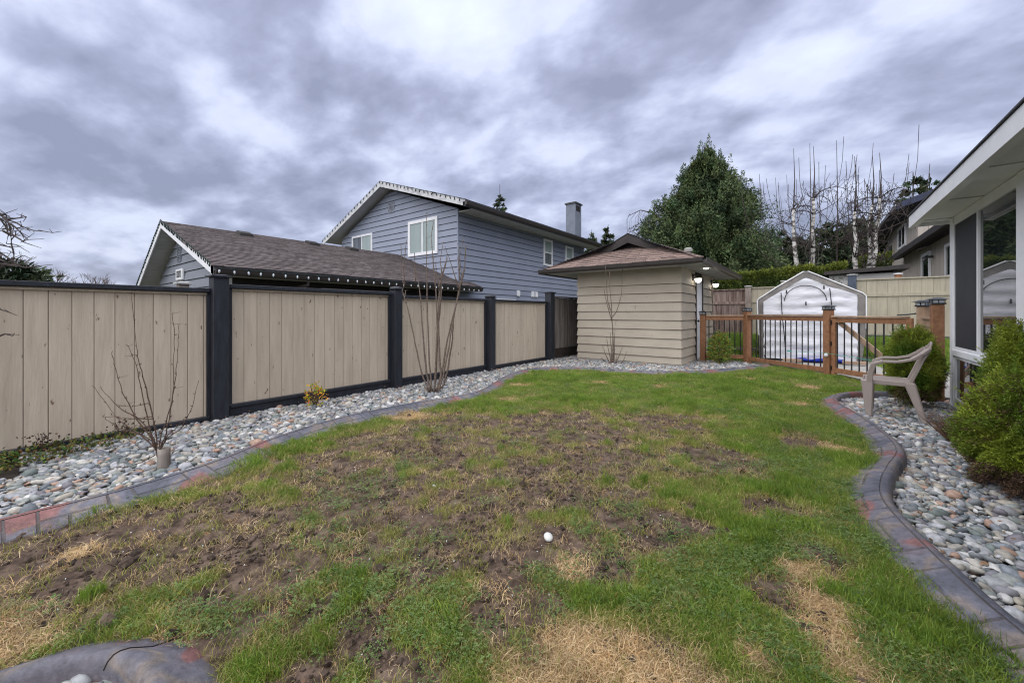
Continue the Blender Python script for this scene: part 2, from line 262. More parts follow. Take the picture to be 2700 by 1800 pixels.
# ------------------------------------------------------------------ helpers
class MB:
    def __init__(s): s.v = []; s.f = []; s.t = []; s.tone = 1.0
    def add(s, vs, fs):
        b = len(s.v); s.v += [tuple(map(float, p)) for p in vs]; s.f += [tuple(b+i for i in f) for f in fs]; s.t += [s.tone]*len(fs)
    def box(s, x0, x1, y0, y1, z0, z1):
        s.add([(x0,y0,z0),(x1,y0,z0),(x1,y1,z0),(x0,y1,z0),(x0,y0,z1),(x1,y0,z1),(x1,y1,z1),(x0,y1,z1)],
              [(0,3,2,1),(4,5,6,7),(0,1,5,4),(1,2,6,5),(2,3,7,6),(3,0,4,7)])
    def hexa(s, p):   # 8 points, bottom ring then top ring
        s.add(p, [(0,3,2,1),(4,5,6,7),(0,1,5,4),(1,2,6,5),(2,3,7,6),(3,0,4,7)])
    def beam(s, a, b, w, h, up=(0,0,1)):
        a = Vector(a); b = Vector(b); d = (b-a).normalized(); u = Vector(up); sd = d.cross(u)
        if sd.length < 1e-4: sd = d.cross(Vector((1,0,0)))
        sd.normalize(); u = sd.cross(d).normalized(); p = []
        for q in (a, b):
            p.append([q+sd*w/2-u*h/2, q-sd*w/2-u*h/2, q-sd*w/2+u*h/2, q+sd*w/2+u*h/2])
        s.add(p[0]+p[1], [(0,1,2,3),(7,6,5,4),(0,4,5,1),(1,5,6,2),(2,6,7,3),(3,7,4,0)])
    def tube(s, pts, rad, n=6, cap=True):
        pts = [Vector(p) for p in pts]; k = len(pts)
        if not hasattr(rad, '__len__'): rad = [rad]*k
        vs = []; fs = []; ref = None
        for i, p in enumerate(pts):
            d = (pts[min(i+1, k-1)]-pts[max(i-1, 0)]).normalized()
            if ref is None: ref = Vector((0,0,1)) if abs(d.z) < .9 else Vector((1,0,0))
            x = d.cross(ref); 
            if x.length < 1e-5: x = d.cross(Vector((0,1,0)))
            x.normalize(); y = d.cross(x)
            for j in range(n):
                a = 2*math.pi*j/n; vs.append(p+(x*math.cos(a)+y*math.sin(a))*rad[i])
        for i in range(k-1):
            for j in range(n): fs.append((i*n+j, i*n+(j+1)%n, (i+1)*n+(j+1)%n, (i+1)*n+j))
        if cap: fs.append(tuple(range(n-1, -1, -1))); fs.append(tuple((k-1)*n+j for j in range(n)))
        s.add(vs, fs)
    def prism(s, poly, vec):   # planar polygon (3-D points) extruded by vec
        n = len(poly); vec = Vector(vec); a = [Vector(p) for p in poly]; b = [p+vec for p in a]
        s.add(a+b, [tuple(range(n-1,-1,-1)), tuple(range(n, 2*n))]+[(i, (i+1)%n, n+(i+1)%n, n+i) for i in range(n)])
    def lathe(s, c, prof, n=12):
        vs = []; fs = []
        for r, z in prof:
            for j in range(n): a = 2*math.pi*j/n; vs.append((c[0]+r*math.cos(a), c[1]+r*math.sin(a), c[2]+z))
        for i in range(len(prof)-1):
            for j in range(n): fs.append((i*n+j, i*n+(j+1)%n, (i+1)*n+(j+1)%n, (i+1)*n+j))
        fs.append(tuple(range(n-1,-1,-1))); fs.append(tuple((len(prof)-1)*n+j for j in range(n)))
        s.add(vs, fs)
    def mesh(s, name, m, smooth=False):
        me = bpy.data.meshes.new(name); me.from_pydata(s.v, [], s.f); me.materials.append(m)
        if any(t != 1.0 for t in s.t):
            ca = me.color_attributes.new('tone', 'FLOAT_COLOR', 'CORNER'); arr = np.ones((len(me.loops), 4), np.float32)
            cnt = np.array([len(f) for f in s.f]); t = np.repeat(np.array([x if hasattr(x, '__len__') else (x,)*3 for x in s.t], np.float32), cnt, axis=0); arr[:, :3] = t
            ca.data.foreach_set('color', arr.ravel())
        elif m.name in TONED:
            ca = me.color_attributes.new('tone', 'FLOAT_COLOR', 'CORNER'); ca.data.foreach_set('color', np.ones(len(me.loops)*4, np.float32))
        if smooth: me.shade_smooth()
        me.update(); return me
    def build(s, name, m, parent=None, smooth=False, bevel=0, **k):
        return obj(name, s.mesh(name, m, smooth), parent, bevel, **k)
TONED = {m.name for m in bpy.data.materials if any(n.type == 'ATTRIBUTE' and n.attribute_name == 'tone' for n in m.node_tree.nodes)}
def obj(name, me, parent=None, bevel=0, **k):
    o = bpy.data.objects.new(name, me); COL.objects.link(o)
    if parent is not None:
        o.parent = parent
        if parent.type == 'EMPTY' and parent.parent is None: o.location = -parent.location
    if bevel:
        b = o.modifiers.new('bevel', 'BEVEL'); b.width = bevel; b.segments = 1; b.limit_method = 'ANGLE'
    for a, b in k.items(): o[a] = b
    return o
def thing(name, label, cat, loc=(0,0,0), group=None):
    o = bpy.data.objects.new(name, None); COL.objects.link(o); o.location = loc; o.empty_display_size = .2
    o['label'] = label; o['category'] = cat
    if group: o['group'] = group
    return o
def tag(o, label, cat, group=None):
    o['label'] = label; o['category'] = cat
    if group: o['group'] = group
    return o
def np_mesh(name, V, F, m, tone=None, smooth=False):
    """fast mesh: V (n,3), F (k,3|4) arrays; tone = per-face grey or rgb"""
    me = bpy.data.meshes.new(name); k = F.shape[1]
    me.vertices.add(len(V)); me.vertices.foreach_set('co', V.astype(np.float32).ravel())
    me.loops.add(F.size); me.loops.foreach_set('vertex_index', F.astype(np.int32).ravel())
    me.polygons.add(len(F)); me.polygons.foreach_set('loop_start', np.arange(0, F.size, k, dtype=np.int32))
    me.update(calc_edges=True); me.materials.append(m)
    if tone is not None or m.name in TONED:
        if tone is None: tone = np.ones(len(F))
        if tone.ndim == 1: tone = np.stack([tone]*3, 1)
        a = np.ones((len(F), 4), np.float32); a[:, :3] = tone
        ca = me.color_attributes.new('tone', 'FLOAT_COLOR', 'CORNER'); ca.data.foreach_set('color', np.repeat(a, k, axis=0).ravel())
    if smooth: me.shade_smooth()
    return me
# value noise in numpy
_tab = RNG.random((256, 256))
def vnoise(x, y, sc, seed=0):
    x = np.asarray(x)*sc+seed*17.3+500; y = np.asarray(y)*sc+seed*5.1+500
    i = np.floor(x).astype(int); j = np.floor(y).astype(int); u = x-i; v = y-j; u = u*u*(3-2*u); v = v*v*(3-2*v)
    g = lambda a, b: _tab[a % 256, b % 256]
    return (g(i,j)*(1-u)+g(i+1,j)*u)*(1-v)+(g(i,j+1)*(1-u)+g(i+1,j+1)*u)*v
def fbm(x, y, sc, oc=4, seed=0):
    s = 0; a = .5
    for k in range(oc): s = s+a*vnoise(x, y, sc*2**k, seed+k*3); a *= .5
    return s/(1-.5**oc)
def inpoly(x, y, P):
    x = np.asarray(x); r = np.zeros(x.shape, bool); n = len(P)
    for i in range(n):
        x1, y1 = P[i]; x2, y2 = P[(i+1) % n]
        if y1 == y2: continue
        c = ((y1 > y) != (y2 > y)) & (x < (x2-x1)*(y-y1)/(y2-y1)+x1); r ^= c
    return r
def smooth_path(P, per=8):
    P = [Vector((p[0], p[1], 0)) for p in P]; out = []
    for i in range(len(P)-1):
        p0 = P[max(i-1, 0)]; p1 = P[i]; p2 = P[i+1]; p3 = P[min(i+2, len(P)-1)]
        for k in range(per):
            t = k/per
            out.append(.5*((2*p1)+(-p0+p2)*t+(2*p0-5*p1+4*p2-p3)*t*t+(-p0+3*p1-3*p2+p3)*t**3))
    out.append(P[-1])
    # equal arc length, 4 cm
    d = [0]
    for a, b in zip(out, out[1:]): d.append(d[-1]+(b-a).length)
    d = np.array(d); q = np.arange(0, d[-1], .04); X = np.interp(q, d, [p.x for p in out]); Y = np.interp(q, d, [p.y for p in out])
    return np.stack([X, Y], 1)
def scatter(name, protos, pos, rot, scl, pick, parent=None, **k):
    """pebbles, blades and the like that nobody could count: one object, instanced by geometry nodes"""
    me = bpy.data.meshes.new(name); n = len(pos); me.vertices.add(n); me.vertices.foreach_set('co', np.asarray(pos, np.float32).ravel())
    for nm, arr, ty in (('rot', rot, 'FLOAT_VECTOR'), ('scl', scl, 'FLOAT_VECTOR'), ('pick', pick, 'INT')):
        a = me.attributes.new(nm, ty, 'POINT')
        if ty == 'INT': a.data.foreach_set('value', np.asarray(arr, np.int32))
        else: a.data.foreach_set('vector', np.asarray(arr, np.float32).ravel())
    o = obj(name, me, parent, kind='stuff', **k)
    c = bpy.data.collections.new(name+'_shapes')
    for i, pm in enumerate(protos):
        po = bpy.data.objects.new('%s_shape_%02d' % (name, i), pm); c.objects.link(po)
    g = bpy.data.node_groups.new(name+'_nodes', 'GeometryNodeTree')
    g.interface.new_socket('Geometry', in_out='INPUT', socket_type='NodeSocketGeometry'); g.interface.new_socket('Geometry', in_out='OUTPUT', socket_type='NodeSocketGeometry')
    gi = g.nodes.new('NodeGroupInput'); go = g.nodes.new('NodeGroupOutput'); ip = g.nodes.new('GeometryNodeInstanceOnPoints')
    ci = g.nodes.new('GeometryNodeCollectionInfo'); ci.inputs['Collection'].default_value = c; ci.inputs['Separate Children'].default_value = True; ci.inputs['Reset Children'].default_value = True
    def na(nm, dt):
        q = g.nodes.new('GeometryNodeInputNamedAttribute'); q.data_type = dt; q.inputs['Name'].default_value = nm
        return [s for s in q.outputs if s.enabled and s.name == 'Attribute'][0]
    er = g.nodes.new('FunctionNodeEulerToRotation'); g.links.new(na('rot', 'FLOAT_VECTOR'), er.inputs[0])
    ip.inputs['Pick Instance'].default_value = True
    g.links.new(gi.outputs[0], ip.inputs['Points']); g.links.new(ci.outputs[0], ip.inputs['Instance']); g.links.new(na('pick', 'INT'), ip.inputs['Instance Index'])
    g.links.new(er.outputs[0], ip.inputs['Rotation']); g.links.new(na('scl', 'FLOAT_VECTOR'), ip.inputs['Scale']); g.links.new(ip.outputs[0], go.inputs[0])
    md = o.modifiers.new('scatter', 'NODES'); md.node_group = g
    return o

# ------------------------------------------------------------------ plan of the garden
CURB_L = [(-3.40,-2.6),(-3.44,-1.0),(-3.46,.03),(-3.45,.55),(-3.57,1.08),(-3.82,1.6),(-3.99,2.3),(-3.94,3.14),(-3.76,4.13),(-4.02,4.95),(-4.42,5.95),(-4.42,6.9),(-3.72,7.45),(-2.84,7.58),(-2.08,7.98),(-1.39,8.95),(-.85,10.05),(-.70,10.5)]
CURB_R = [(1.30,7.95),(.78,7.83),(.38,7.48),(.21,7.05),(.16,6.56),(.35,5.72),(.47,5.01),(.49,4.51),(.39,4.06),(.31,3.67),(.275,3.33),(.30,3.05),(.385,2.66),(.46,2.37),(.55,2.12),(.80,1.5),(1.15,.7)]
pl, pr = smooth_path(CURB_L), smooth_path(CURB_R)
RING_C, RING_R = (-1.62, -.10), .47
LAWN = [tuple(p) for p in pl[::3]]+[(-.5,10.45),(.27,9.72),(1.36,8.0)]+[tuple(p) for p in pr[::3]]+[(1.3,-.2),(1.3,-2.6)]
def gz(x, y):   # ground beyond the railing climbs gently to the back fence
    t = np.clip((np.asarray(y)-12.3)/3.4, 0, 1); return .42*t*t*(3-2*t)
DIRT = [(-2.6,2.9,.7),(-2.85,1.9,.65),(-1.95,3.4,.75),(-1.4,4.3,.6),(-1.8,2.3,.7),(-2.3,1.65,.6),(-2.75,.75,.45),(-2.85,.35,.35),(-2.98,.05,.4),(-1.1,1.72,.28),(-.92,1.2,.22),(-2.0,.95,.4),(-1.55,1.4,.35),(-3.2,3.1,.45),(-.85,2.25,.35),(-2.2,3.9,.5),(-1.3,3.0,.45),(-3.1,2.3,.4),(-.3,2.95,.16),(.07,2.55,.14),(-.02,2.1,.13),(-.35,1.35,.12),(-.1,4.6,.25),(-.6,3.6,.3),(-1.3,.9,.17),(-1.02,.78,.12),(-1.28,.62,.10),(-1.62,.75,.16),(-.75,1.85,.14),(-.55,2.4,.12),(-1.75,.55,.12)]
STRAW = [(-.48,1.28,.28),(-.28,1.32,.24),(-.62,1.18,.2),(.10,1.98,.12),(.17,1.86,.13),(.06,2.12,.09),(-.08,1.62,.11),(.28,4.55,.2),(-.92,8.3,.3),(-2.32,.08,.25),(-3.7,2.9,.3),(-.06,2.35,.13),(.27,1.80,.10),(-3.75,5.3,.25),(-.08,7.9,.4),(-2.8,.2,.12),(-.85,1.62,.16),(-2.9,6.3,.22),(-2.0,6.6,.2),(-.2,6.4,.2),(-3.4,4.4,.25),(-1.9,.3,.2),(-.7,.95,.25),(-.35,1.0,.25)]
def cover(x, y):
    """0..1 green cover, 0..1 straw cover"""
    x = np.asarray(x, float); y = np.asarray(y, float)
    wx = x+.35*(fbm(x,y,1.6,3,5)-.5); wy = y+.35*(fbm(x,y,1.6,3,9)-.5)
    d = np.zeros_like(x)
    for a, b, r in DIRT: d = np.maximum(d, np.exp(-(((wx-a)**2+(wy-b)**2)/(r*r*1.35))**1.4))
    st = np.zeros_like(x)
    for a, b, r in STRAW: st = np.maximum(st, np.exp(-((wx-a)**2+(wy-b)**2)/(r*r*.8)))
    n = fbm(x, y, 2.6, 3, 2); n2_ = fbm(x, y, 9, 4, 15)
    g = .96-1.14*d+(n-.5)*.85+(n2_-.5)*1.7
    g = g-.25*np.clip(1-(y/2.2), 0, 1)*(x < -.6)
    g = np.clip(g, .02, 1)
    st = np.clip((st-.42+(fbm(x,y,4.5,3,12)-.5)*.9)*2.4, 0, 1)
    return g*(1-.9*st), st
def lz(x, y):
    g, st = cover(x, y)
    return .004+.020*(fbm(x,y,1.1,2,3)-.5)+(1-g)*(.050*(fbm(x,y,9,5,6)-.52))+.006*(fbm(x,y,26,2,8)-.5)

# ------------------------------------------------------------------ ground sheets
xs = [-400,-120,-40,-15,-8,-5.7,-4,-2,0,2,4,8,20,60,200,400]; ys = [-400,-100,-20,-6,-2,2,6,10,12.3,13.2,14,14.8,15.7,18,25,40,70,150,400]
V = []; 
for y in ys:
    for x in xs: V.append((x, y, float(gz(x, y))-.16))
F = [(j*len(xs)+i, j*len(xs)+i+1, (j+1)*len(xs)+i+1, (j+1)*len(xs)+i) for j in range(len(ys)-1) for i in range(len(xs)-1)]
obj('ground', np_mesh('ground', np.array(V), np.array(F), M['farground'], smooth=True), kind='structure')
def grid(x0, x1, y0, y1, st):
    nx = int((x1-x0)/st)+1; ny = int((y1-y0)/st)+1
    X, Y = np.meshgrid(np.linspace(x0,x1,nx), np.linspace(y0,y1,ny))
    i = np.arange(nx*ny).reshape(ny, nx); F = np.stack([i[:-1,:-1], i[:-1,1:], i[1:,1:], i[1:,:-1]], -1).reshape(-1, 4)
    return X.ravel(), Y.ravel(), F
X, Y, F = grid(-4.8, 1.6, -1.2, 10.8, .028)
ins = inpoly(X, Y, LAWN) & (np.hypot(X-RING_C[0], Y-RING_C[1]) > RING_R)
Z = lz(X, Y); Z = np.where(ins, Z, np.minimum(Z-.09, -.06))
keep = ins[F].any(1); F = F[keep]
g, st_ = cover(X, Y)
me = np_mesh('lawn', np.stack([X,Y,Z],1), F, M['lawn'], smooth=True)
ca = me.color_attributes.new('cover', 'FLOAT_COLOR', 'POINT'); a = np.zeros((len(X),4), np.float32); a[:,0] = np.clip(g*1.25-.32,0,1)*.85; a[:,1] = st_*.7; a[:,3] = 1
ca.data.foreach_set('color', a.ravel())
lawn = obj('lawn', me, kind='structure')
X, Y, F = grid(-5.5, 4.5, 9.6, 16.6, .12)
obj('back_lawn', np_mesh('back_lawn', np.stack([X,Y,gz(X,Y)-.03+.03*(fbm(X,Y,1.5,3,4)-.5)],1), F, M['farground'], smooth=True), kind='structure')
b = MB(); b.prism([(-.75,11.0,0),(.45,9.9,0),(1.42,8.1,0),(4.2,8.1,0),(4.2,11.3,0),(1.2,12.9,0),(-.9,11.9,0)][::-1], (0,0,.02)); b.build('patio', M['concrete'], kind='structure')

# pebble beds: soil base, pebbles on top
def bedz_left(x, y): return np.where(x < -3.3, -.012-.035*np.clip((-x-4.1)/1.4, 0, 1), -.015)*1.0+0*y
def bedz_right(x, y): return -.02+.012*np.sin(x*3+y)
BED_L = [(-5.66,-2.6)]+[tuple(p) for p in pl[::4]]+[(-.75,10.55),(-1.26,11.1),(-2.3,10.9),(-2.38,9.5),(-4.98,9.5),(-4.98,11.5),(-5.66,11.5)]
BED_R = [tuple(p) for p in pr[::4]]+[(1.5,.7),(1.5,7.95)]
for nm, P, zf in (('left_pebble_bed', BED_L, bedz_left), ('right_pebble_bed', BED_R, bedz_right)):
    xx = [p[0] for p in P]; yy = [p[1] for p in P]
    X, Y, F = grid(min(xx)-.1, max(xx)+.1, min(yy)-.1, max(yy)+.1, .10)
    ins = inpoly(X, Y, P); F = F[ins[F].any(1)]
    o = obj(nm, np_mesh(nm, np.stack([X,Y,zf(X,Y)-.035],1), F, M['soil'], smooth=True), kind='structure'); globals()[nm] = o
def ico(sub, sx=1, sy=1, sz=1, jit=0, seed=0, name='pebble', m=None, smooth=True):
    import bmesh
    bm = bmesh.new(); bmesh.ops.create_icosphere(bm, subdivisions=sub, radius=1.0); r = random.Random(seed)
    ax = [Vector((r.gauss(0,1), r.gauss(0,1), r.gauss(0,1))).normalized() for _ in range(5)]; am = [r.uniform(-jit, jit) for _ in ax]
    for v in bm.verts:
        n = v.co.normalized(); k = 1+sum(a*max(0, n.dot(q))**2 for a, q in zip(am, ax))
        v.co = Vector((n.x*sx*k, n.y*sy*k, n.z*sz*k))
    me = bpy.data.meshes.new(name); bm.to_mesh(me); bm.free(); me.materials.append(m)
    if smooth: me.shade_smooth()
    return me
PEB = [ico(2, 1, random.uniform(.62,.9), random.uniform(.38,.58), .38, 40+i, 'pebble', M['pebble']) for i in range(8)]
def pebbles(P, zf, spacing, parent, smin, smax, avoid=None, label=None):
    xx = [p[0] for p in P]; yy = [p[1] for p in P]; pts = []
    for layer, sp in ((0, spacing), (1, spacing*1.25), (2, spacing*1.7)):
        gx = np.arange(min(xx), max(xx), sp); gy = np.arange(min(yy), max(yy), sp*.87); X, Y = np.meshgrid(gx, gy)
        X = X+(np.arange(len(gy)) % 2)[:, None]*sp/2; X = (X+RNG.uniform(-.42,.42,X.shape)*sp).ravel(); Y = (Y+RNG.uniform(-.42,.42,Y.shape)*sp).ravel()
        k = inpoly(X, Y, P); X, Y = X[k], Y[k]
        if avoid is not None: k = avoid(X, Y); X, Y = X[k], Y[k]
        s = RNG.uniform(smin, smax, len(X))*RNG.choice([.5,.65,.8,1,1,1.15,1.5], len(X))
        z = zf(X, Y)+layer*.011-.012+s*.25*RNG.uniform(0,1,len(X))
        pts.append(np.stack([X,Y,z,s],1))
    A = np.concatenate(pts); d = np.hypot(A[:,0], A[:,1]); inview = (A[:,0]*-.6045+A[:,1]*.797 > .9)
    rr = A[:,0]*.797+A[:,1]*.6045; dd = A[:,0]*-.6045+A[:,1]*.797; inview &= np.abs(rr/np.maximum(dd,.1)) < 1.33
    big = np.where(inview & (A[:,2] > np.median(A[:,2])-.004), A[:,3]/np.maximum(dd,.3), 0); order = np.argsort(-big); top = order[:300]; rest = order[300:]
    rot = np.stack([RNG.normal(0,.22,len(A)), RNG.normal(0,.22,len(A)), RNG.uniform(0,6.28,len(A))],1); pick = RNG.integers(0,len(PEB),len(A))
    sc = A[:,3:4]*RNG.uniform(.85,1.15,(len(A),3))
    for i in top:
        o = bpy.data.objects.new('pebble', PEB[pick[i]]); COL.objects.link(o); o.parent = parent
        o.location = A[i,:3]; o.rotation_euler = rot[i]; o.scale = sc[i]
    scatter('pebbles', PEB, A[rest,:3], rot[rest], sc[rest], pick[rest], parent)
pebbles(BED_L, bedz_left, .045, left_pebble_bed, .020, .036, avoid=lambda x, y: ~((x > -5.02)&(x < -2.34)&(y > 9.46)) & ~((x < -4.75)&(y < .15)))
pebbles(BED_R, bedz_right, .046, right_pebble_bed, .022, .038)

# ------------------------------------------------------------------ stamped kerbs
def kerb(path, hw, side, name, label, top=.065, seed=1, inner_drop=-.07, stamped=True):
    """side=+1: the planting bed lies to the left of the path direction"""
    r = random.Random(seed); n = len(path); T = np.gradient(path, axis=0); T /= np.linalg.norm(T, axis=1)[:, None]
    Nn = np.stack([-T[:,1], T[:,0]], 1)*side           # towards the bed
    prof = [(-1.0,-.03),(-.98,.004),(-.3,.028),(.35,top-.012),(.62,top-.001),(.80,top),(.95,top-.010),(1.06,top-.030),(1.10,inner_drop)]
    def P(i, s, dz=0):
        zs = np.interp(s, [p[0] for p in prof], [p[1] for p in prof]); c = path[i]+Nn[i]*s*hw; return (c[0], c[1], zs+dz)
    root = MB(); k = len(prof)
    vs = [ (path[i][0]+Nn[i][0]*s*hw, path[i][1]+Nn[i][1]*s*hw, z) for i in range(n) for s, z in prof]
    fs = [(i*k+j, i*k+j+1, (i+1)*k+j+1, (i+1)*k+j) for i in range(n-1) for j in range(k-1)]
    if side < 0: fs = [f[::-1] for f in fs]
    vs = [Vector(v) for v in vs]; root.add(vs, fs)
    o = root.build(name, M['curbbody'] if stamped else M['curb'], smooth=True); tag(o, label, 'garden kerb')
    if not stamped: return o
    lip = MB(); js = [(.61,.004),(.66,.006),(.80,.006),(.95,.006),(1.06,.005),(1.12,.004),(1.125,None)]
    vs = []
    for i in range(n):
        for s, dz in js:
            zz_ = np.interp(s, [p[0] for p in prof], [p[1] for p in prof])+dz if dz is not None else inner_drop
            vs.append(Vector((path[i][0]+Nn[i][0]*s*hw, path[i][1]+Nn[i][1]*s*hw, zz_)))
    kj = len(js); fs = [(i*kj+j, i*kj+j+1, (i+1)*kj+j+1, (i+1)*kj+j) for i in range(n-1) for j in range(kj-1)]
    if side < 0: fs = [f[::-1] for f in fs]
    lip.add(vs, fs); lip.build('rounded_lip', M['curb'], o, smooth=True)
    # stamped blocks, standing 4 mm proud so that the joints are recessed
    def block(i0, i1, s0, s1):
        i1 = min(i1, n-1)
        if i1-i0 < 1: return
        w_ = (s1-s0); ej = .0045/hw/w_; si = [s0+w_*t for t in (0,ej*1.6,.5,1-ej*1.6,1)]
        Lb = (i1-i0); ins = .11; ii = [i0+ins, i0+ins+.10]+[i0+ins+.10+(Lb-2*ins-.20)*k/max(2,Lb//2) for k in range(1,max(2,Lb//2))]+[i1-ins-.10, i1-ins]; q = []
        for a, ia in enumerate(ii):
            f = min(int(ia), n-2); t = ia-f
            for b_, s in enumerate(si):
                A = np.array(P(f, s, 0)); B = np.array(P(f+1, s, 0)); c = A+(B-A)*t; edge = a in (0, len(ii)-1) or b_ in (0, 4); c[2] += -.003 if edge else .0065; q.append(Vector(c))
        kk = len(si); fs = [(a*kk+j, a*kk+j+1, (a+1)*kk+j+1, (a+1)*kk+j) for a in range(len(ii)-1) for j in range(kk-1)]
        if side < 0: fs = [f[::-1] for f in fs]
        m = MB(); m.add(q, fs); m.build('stamped_block', M['curb'], o, smooth=False)
    i = 0
    lo, hi = -.93, .585; mid = (lo+hi)/2; g = .03
    while i < n-5:
        w1 = r.choice((3,3,4)); block(i, i+w1, lo, hi); i += w1                     # one laid across
        La, Lb = r.choice((7,8)), 0
        h = La//2
        block(i, i+La, lo, mid-g/2) if r.random() < .5 else (block(i, i+h, lo, mid-g/2), block(i+h, i+La, lo, mid-g/2))
        block(i, i+La, mid+g/2, hi) if r.random() < .6 else (block(i, i+h+1, mid+g/2, hi), block(i+h+1, i+La, mid+g/2, hi))
        i += La
    return o
kerb(pl, .125, 1, 'garden_kerb', 'long winding stamped kerb between the lawn and the pebbles along the beige fence', seed=3)
kerb(pr, .115, 1, 'garden_kerb', 'curling stamped kerb round the pebble bed with the plastic chair', top=.075, seed=5)
t = np.linspace(R(200), R(-60), 160); ringp = np.stack([RING_C[0]+RING_R*np.cos(t), RING_C[1]+RING_R*np.sin(t)], 1)
kerb(ringp, .095, -1, 'garden_kerb', 'rounded kerb ring at the bottom left corner of the lawn', top=.085, seed=9, stamped=False)
ring_kerb = [o for o in COL.objects if o.name.startswith('garden_kerb')][-1]
for aa in (52, 118):
    b = MB(); b.tube([(RING_C[0]+(RING_R-s_*.095)*math.cos(R(aa+s_*2.5)), RING_C[1]+(RING_R-s_*.095)*math.sin(R(aa+s_*2.5)), z_+.0012) for s_, z_ in ((-.95,.006),(-.3,.028),(.35,.073),(.62,.084),(.80,.085),(.95,.075),(1.06,.055))], .0022, 5); b.build('control_joint', M['darkwall'], ring_kerb)
X, Y, F = grid(RING_C[0]-.5, RING_C[0]+.5, RING_C[1]-.5, RING_C[1]+.5, .05)
k = np.hypot(X-RING_C[0], Y-RING_C[1]) < RING_R; F = F[k[F].all(1)]
ring_bed = obj('ring_pebble_bed', np_mesh('ring_pebble_bed', np.stack([X,Y,X*0-.02],1), F, M['soil']), kind='structure')
a = RNG.uniform(0, 6.28, 500); rr = .38*np.sqrt(RNG.random(500)); 
scatter('pebbles', PEB, np.stack([RING_C[0]+rr*np.cos(a), RING_C[1]+rr*np.sin(a), RNG.uniform(-.01,.02,500)],1), np.stack([RNG.normal(0,.2,500),RNG.normal(0,.2,500),RNG.uniform(0,6.28,500)],1), RNG.uniform(.022,.045,(500,1))*np.ones((1,3)), RNG.integers(0,8,500), ring_bed)

# ------------------------------------------------------------------ grass, clover, clods
def tuft(n, hmin, hmax, rad, wid, lean, m, seed, flat=0):
    r = random.Random(seed); b = MB()
    for _ in range(n):
        a = r.uniform(0, 6.28); q = rad*math.sqrt(r.random()); x, y = q*math.cos(a), q*math.sin(a)
        h = r.uniform(hmin, hmax); d = r.uniform(0, 6.28); ln = r.uniform(.15, 1)*lean*h; dx, dy = math.cos(d)*ln, math.sin(d)*ln
        t = r.uniform(0, 6.28); w_ = wid*r.uniform(.6, 1.2); wx, wy = math.cos(t)*w_, math.sin(t)*w_
        b.add([(x-wx,y-wy,-.005),(x+wx,y+wy,-.005),(x+dx*.45+wx*.8,y+dy*.45+wy*.8,h*.6),(x+dx*.45-wx*.8,y+dy*.45-wy*.8,h*.6),(x+dx*1.15,y+dy*1.15,h*(1-flat*.3))], [(0,1,2,3),(3,2,4)])
    return b.mesh('tuft', m)
def clover_tuft(seed):
    r = random.Random(seed); b = MB()
    for _ in range(26):
        a = r.uniform(0,6.28); q = .05*math.sqrt(r.random()); x, y = q*math.cos(a), q*math.sin(a); z = r.uniform(.008,.03); s = r.uniform(.002,.0045)
        for k in range(3):
            t = a+k*2.1; c, d = math.cos(t)*s, math.sin(t)*s; tz = r.uniform(-.3,.3)*s
            b.add([(x,y,z),(x+c-d*.7,y+d+c*.7,z+tz),(x+c*1.9,y+d*1.9,z+tz),(x+c+d*.7,y+d-c*.7,z-tz)], [(0,1,2,3)])
    return b.mesh('clover', M['clover'])
G1 = [tuft(26, .014, .040, .045, .0014, 1.1, M['grassmat'], i) for i in range(5)]+[tuft(26, .030, .070, .035, .0018, .8, M['grassmat'], 20+i) for i in range(3)]
G2 = [tuft(24, .012, .036, .05, .0013, 1.2, M['yellowgrass'], 50+i) for i in range(5)]
G3 = [tuft(26, .008, .026, .055, .0013, 2.4, M['straw'], 80+i, 1) for i in range(5)]
G4 = [clover_tuft(110+i) for i in range(5)]
def lawn_points(n_try, near_pow):
    """more tufts per square metre close to the lens, where single blades can be made out"""
    x = RNG.uniform(-4.6, 1.5, n_try); y = RNG.uniform(-.6, 10.5, n_try)
    d = np.hypot(x, y); p = np.clip((1.6/np.maximum(d,1.0))**near_pow, 0, 1)
    k = (RNG.random(n_try) < p) & inpoly(x, y, LAWN) & (np.hypot(x-RING_C[0], y-RING_C[1]) > RING_R+.09)
    dd = x*-.6045+y*.797; rr = x*.797+y*.6045; k &= (dd > .7) & (np.abs(rr) < 1.4*dd+.3)
    return x[k], y[k]
def place(nm, protos, x, y, keep, smin, smax, lab, cat, zlift=0.0, npick=None, sz=None):
    x, y = x[keep], y[keep]; n = len(x); d = np.hypot(x, y)
    s = RNG.uniform(smin, smax, n)*np.clip(.8+.07*d, .85, 1.35)
    rot = np.stack([RNG.normal(0,.12,n), RNG.normal(0,.12,n), RNG.uniform(0,6.28,n)],1)
    pk = RNG.integers(0, len(protos), n) if npick is None else npick(x, y, n)
    scl = np.stack([s,s,s*(1 if sz is None else sz(x, y))],1)
    o = scatter(nm, protos, np.stack([x,y,lz(x,y)+zlift],1), rot, scl, pk, lawn)
    return o
x, y = lawn_points(420000, 1.0); g, s_ = cover(x, y)
tall = lambda x, y, n: np.where(fbm(x,y,2.3,3,31) > .56, RNG.integers(3,8,n), RNG.integers(0,5,n))
place('green_grass', G1, x, y, RNG.random(len(x)) < .62*np.clip((g-.32)*1.9,0,1)**1.25, .75, 1.15, '', '', npick=tall, sz=lambda x, y: .55+.9*fbm(x,y,2.0,3,44))
x, y = lawn_points(300000, 1.0); g, s_ = cover(x, y)
place('yellowing_grass', G2, x, y, RNG.random(len(x)) < (.30*np.exp(-((g-.5)/.25)**2)+.26*g+.03), .8, 1.2, '', '')
x, y = lawn_points(300000, 1.0); g, s_ = cover(x, y)
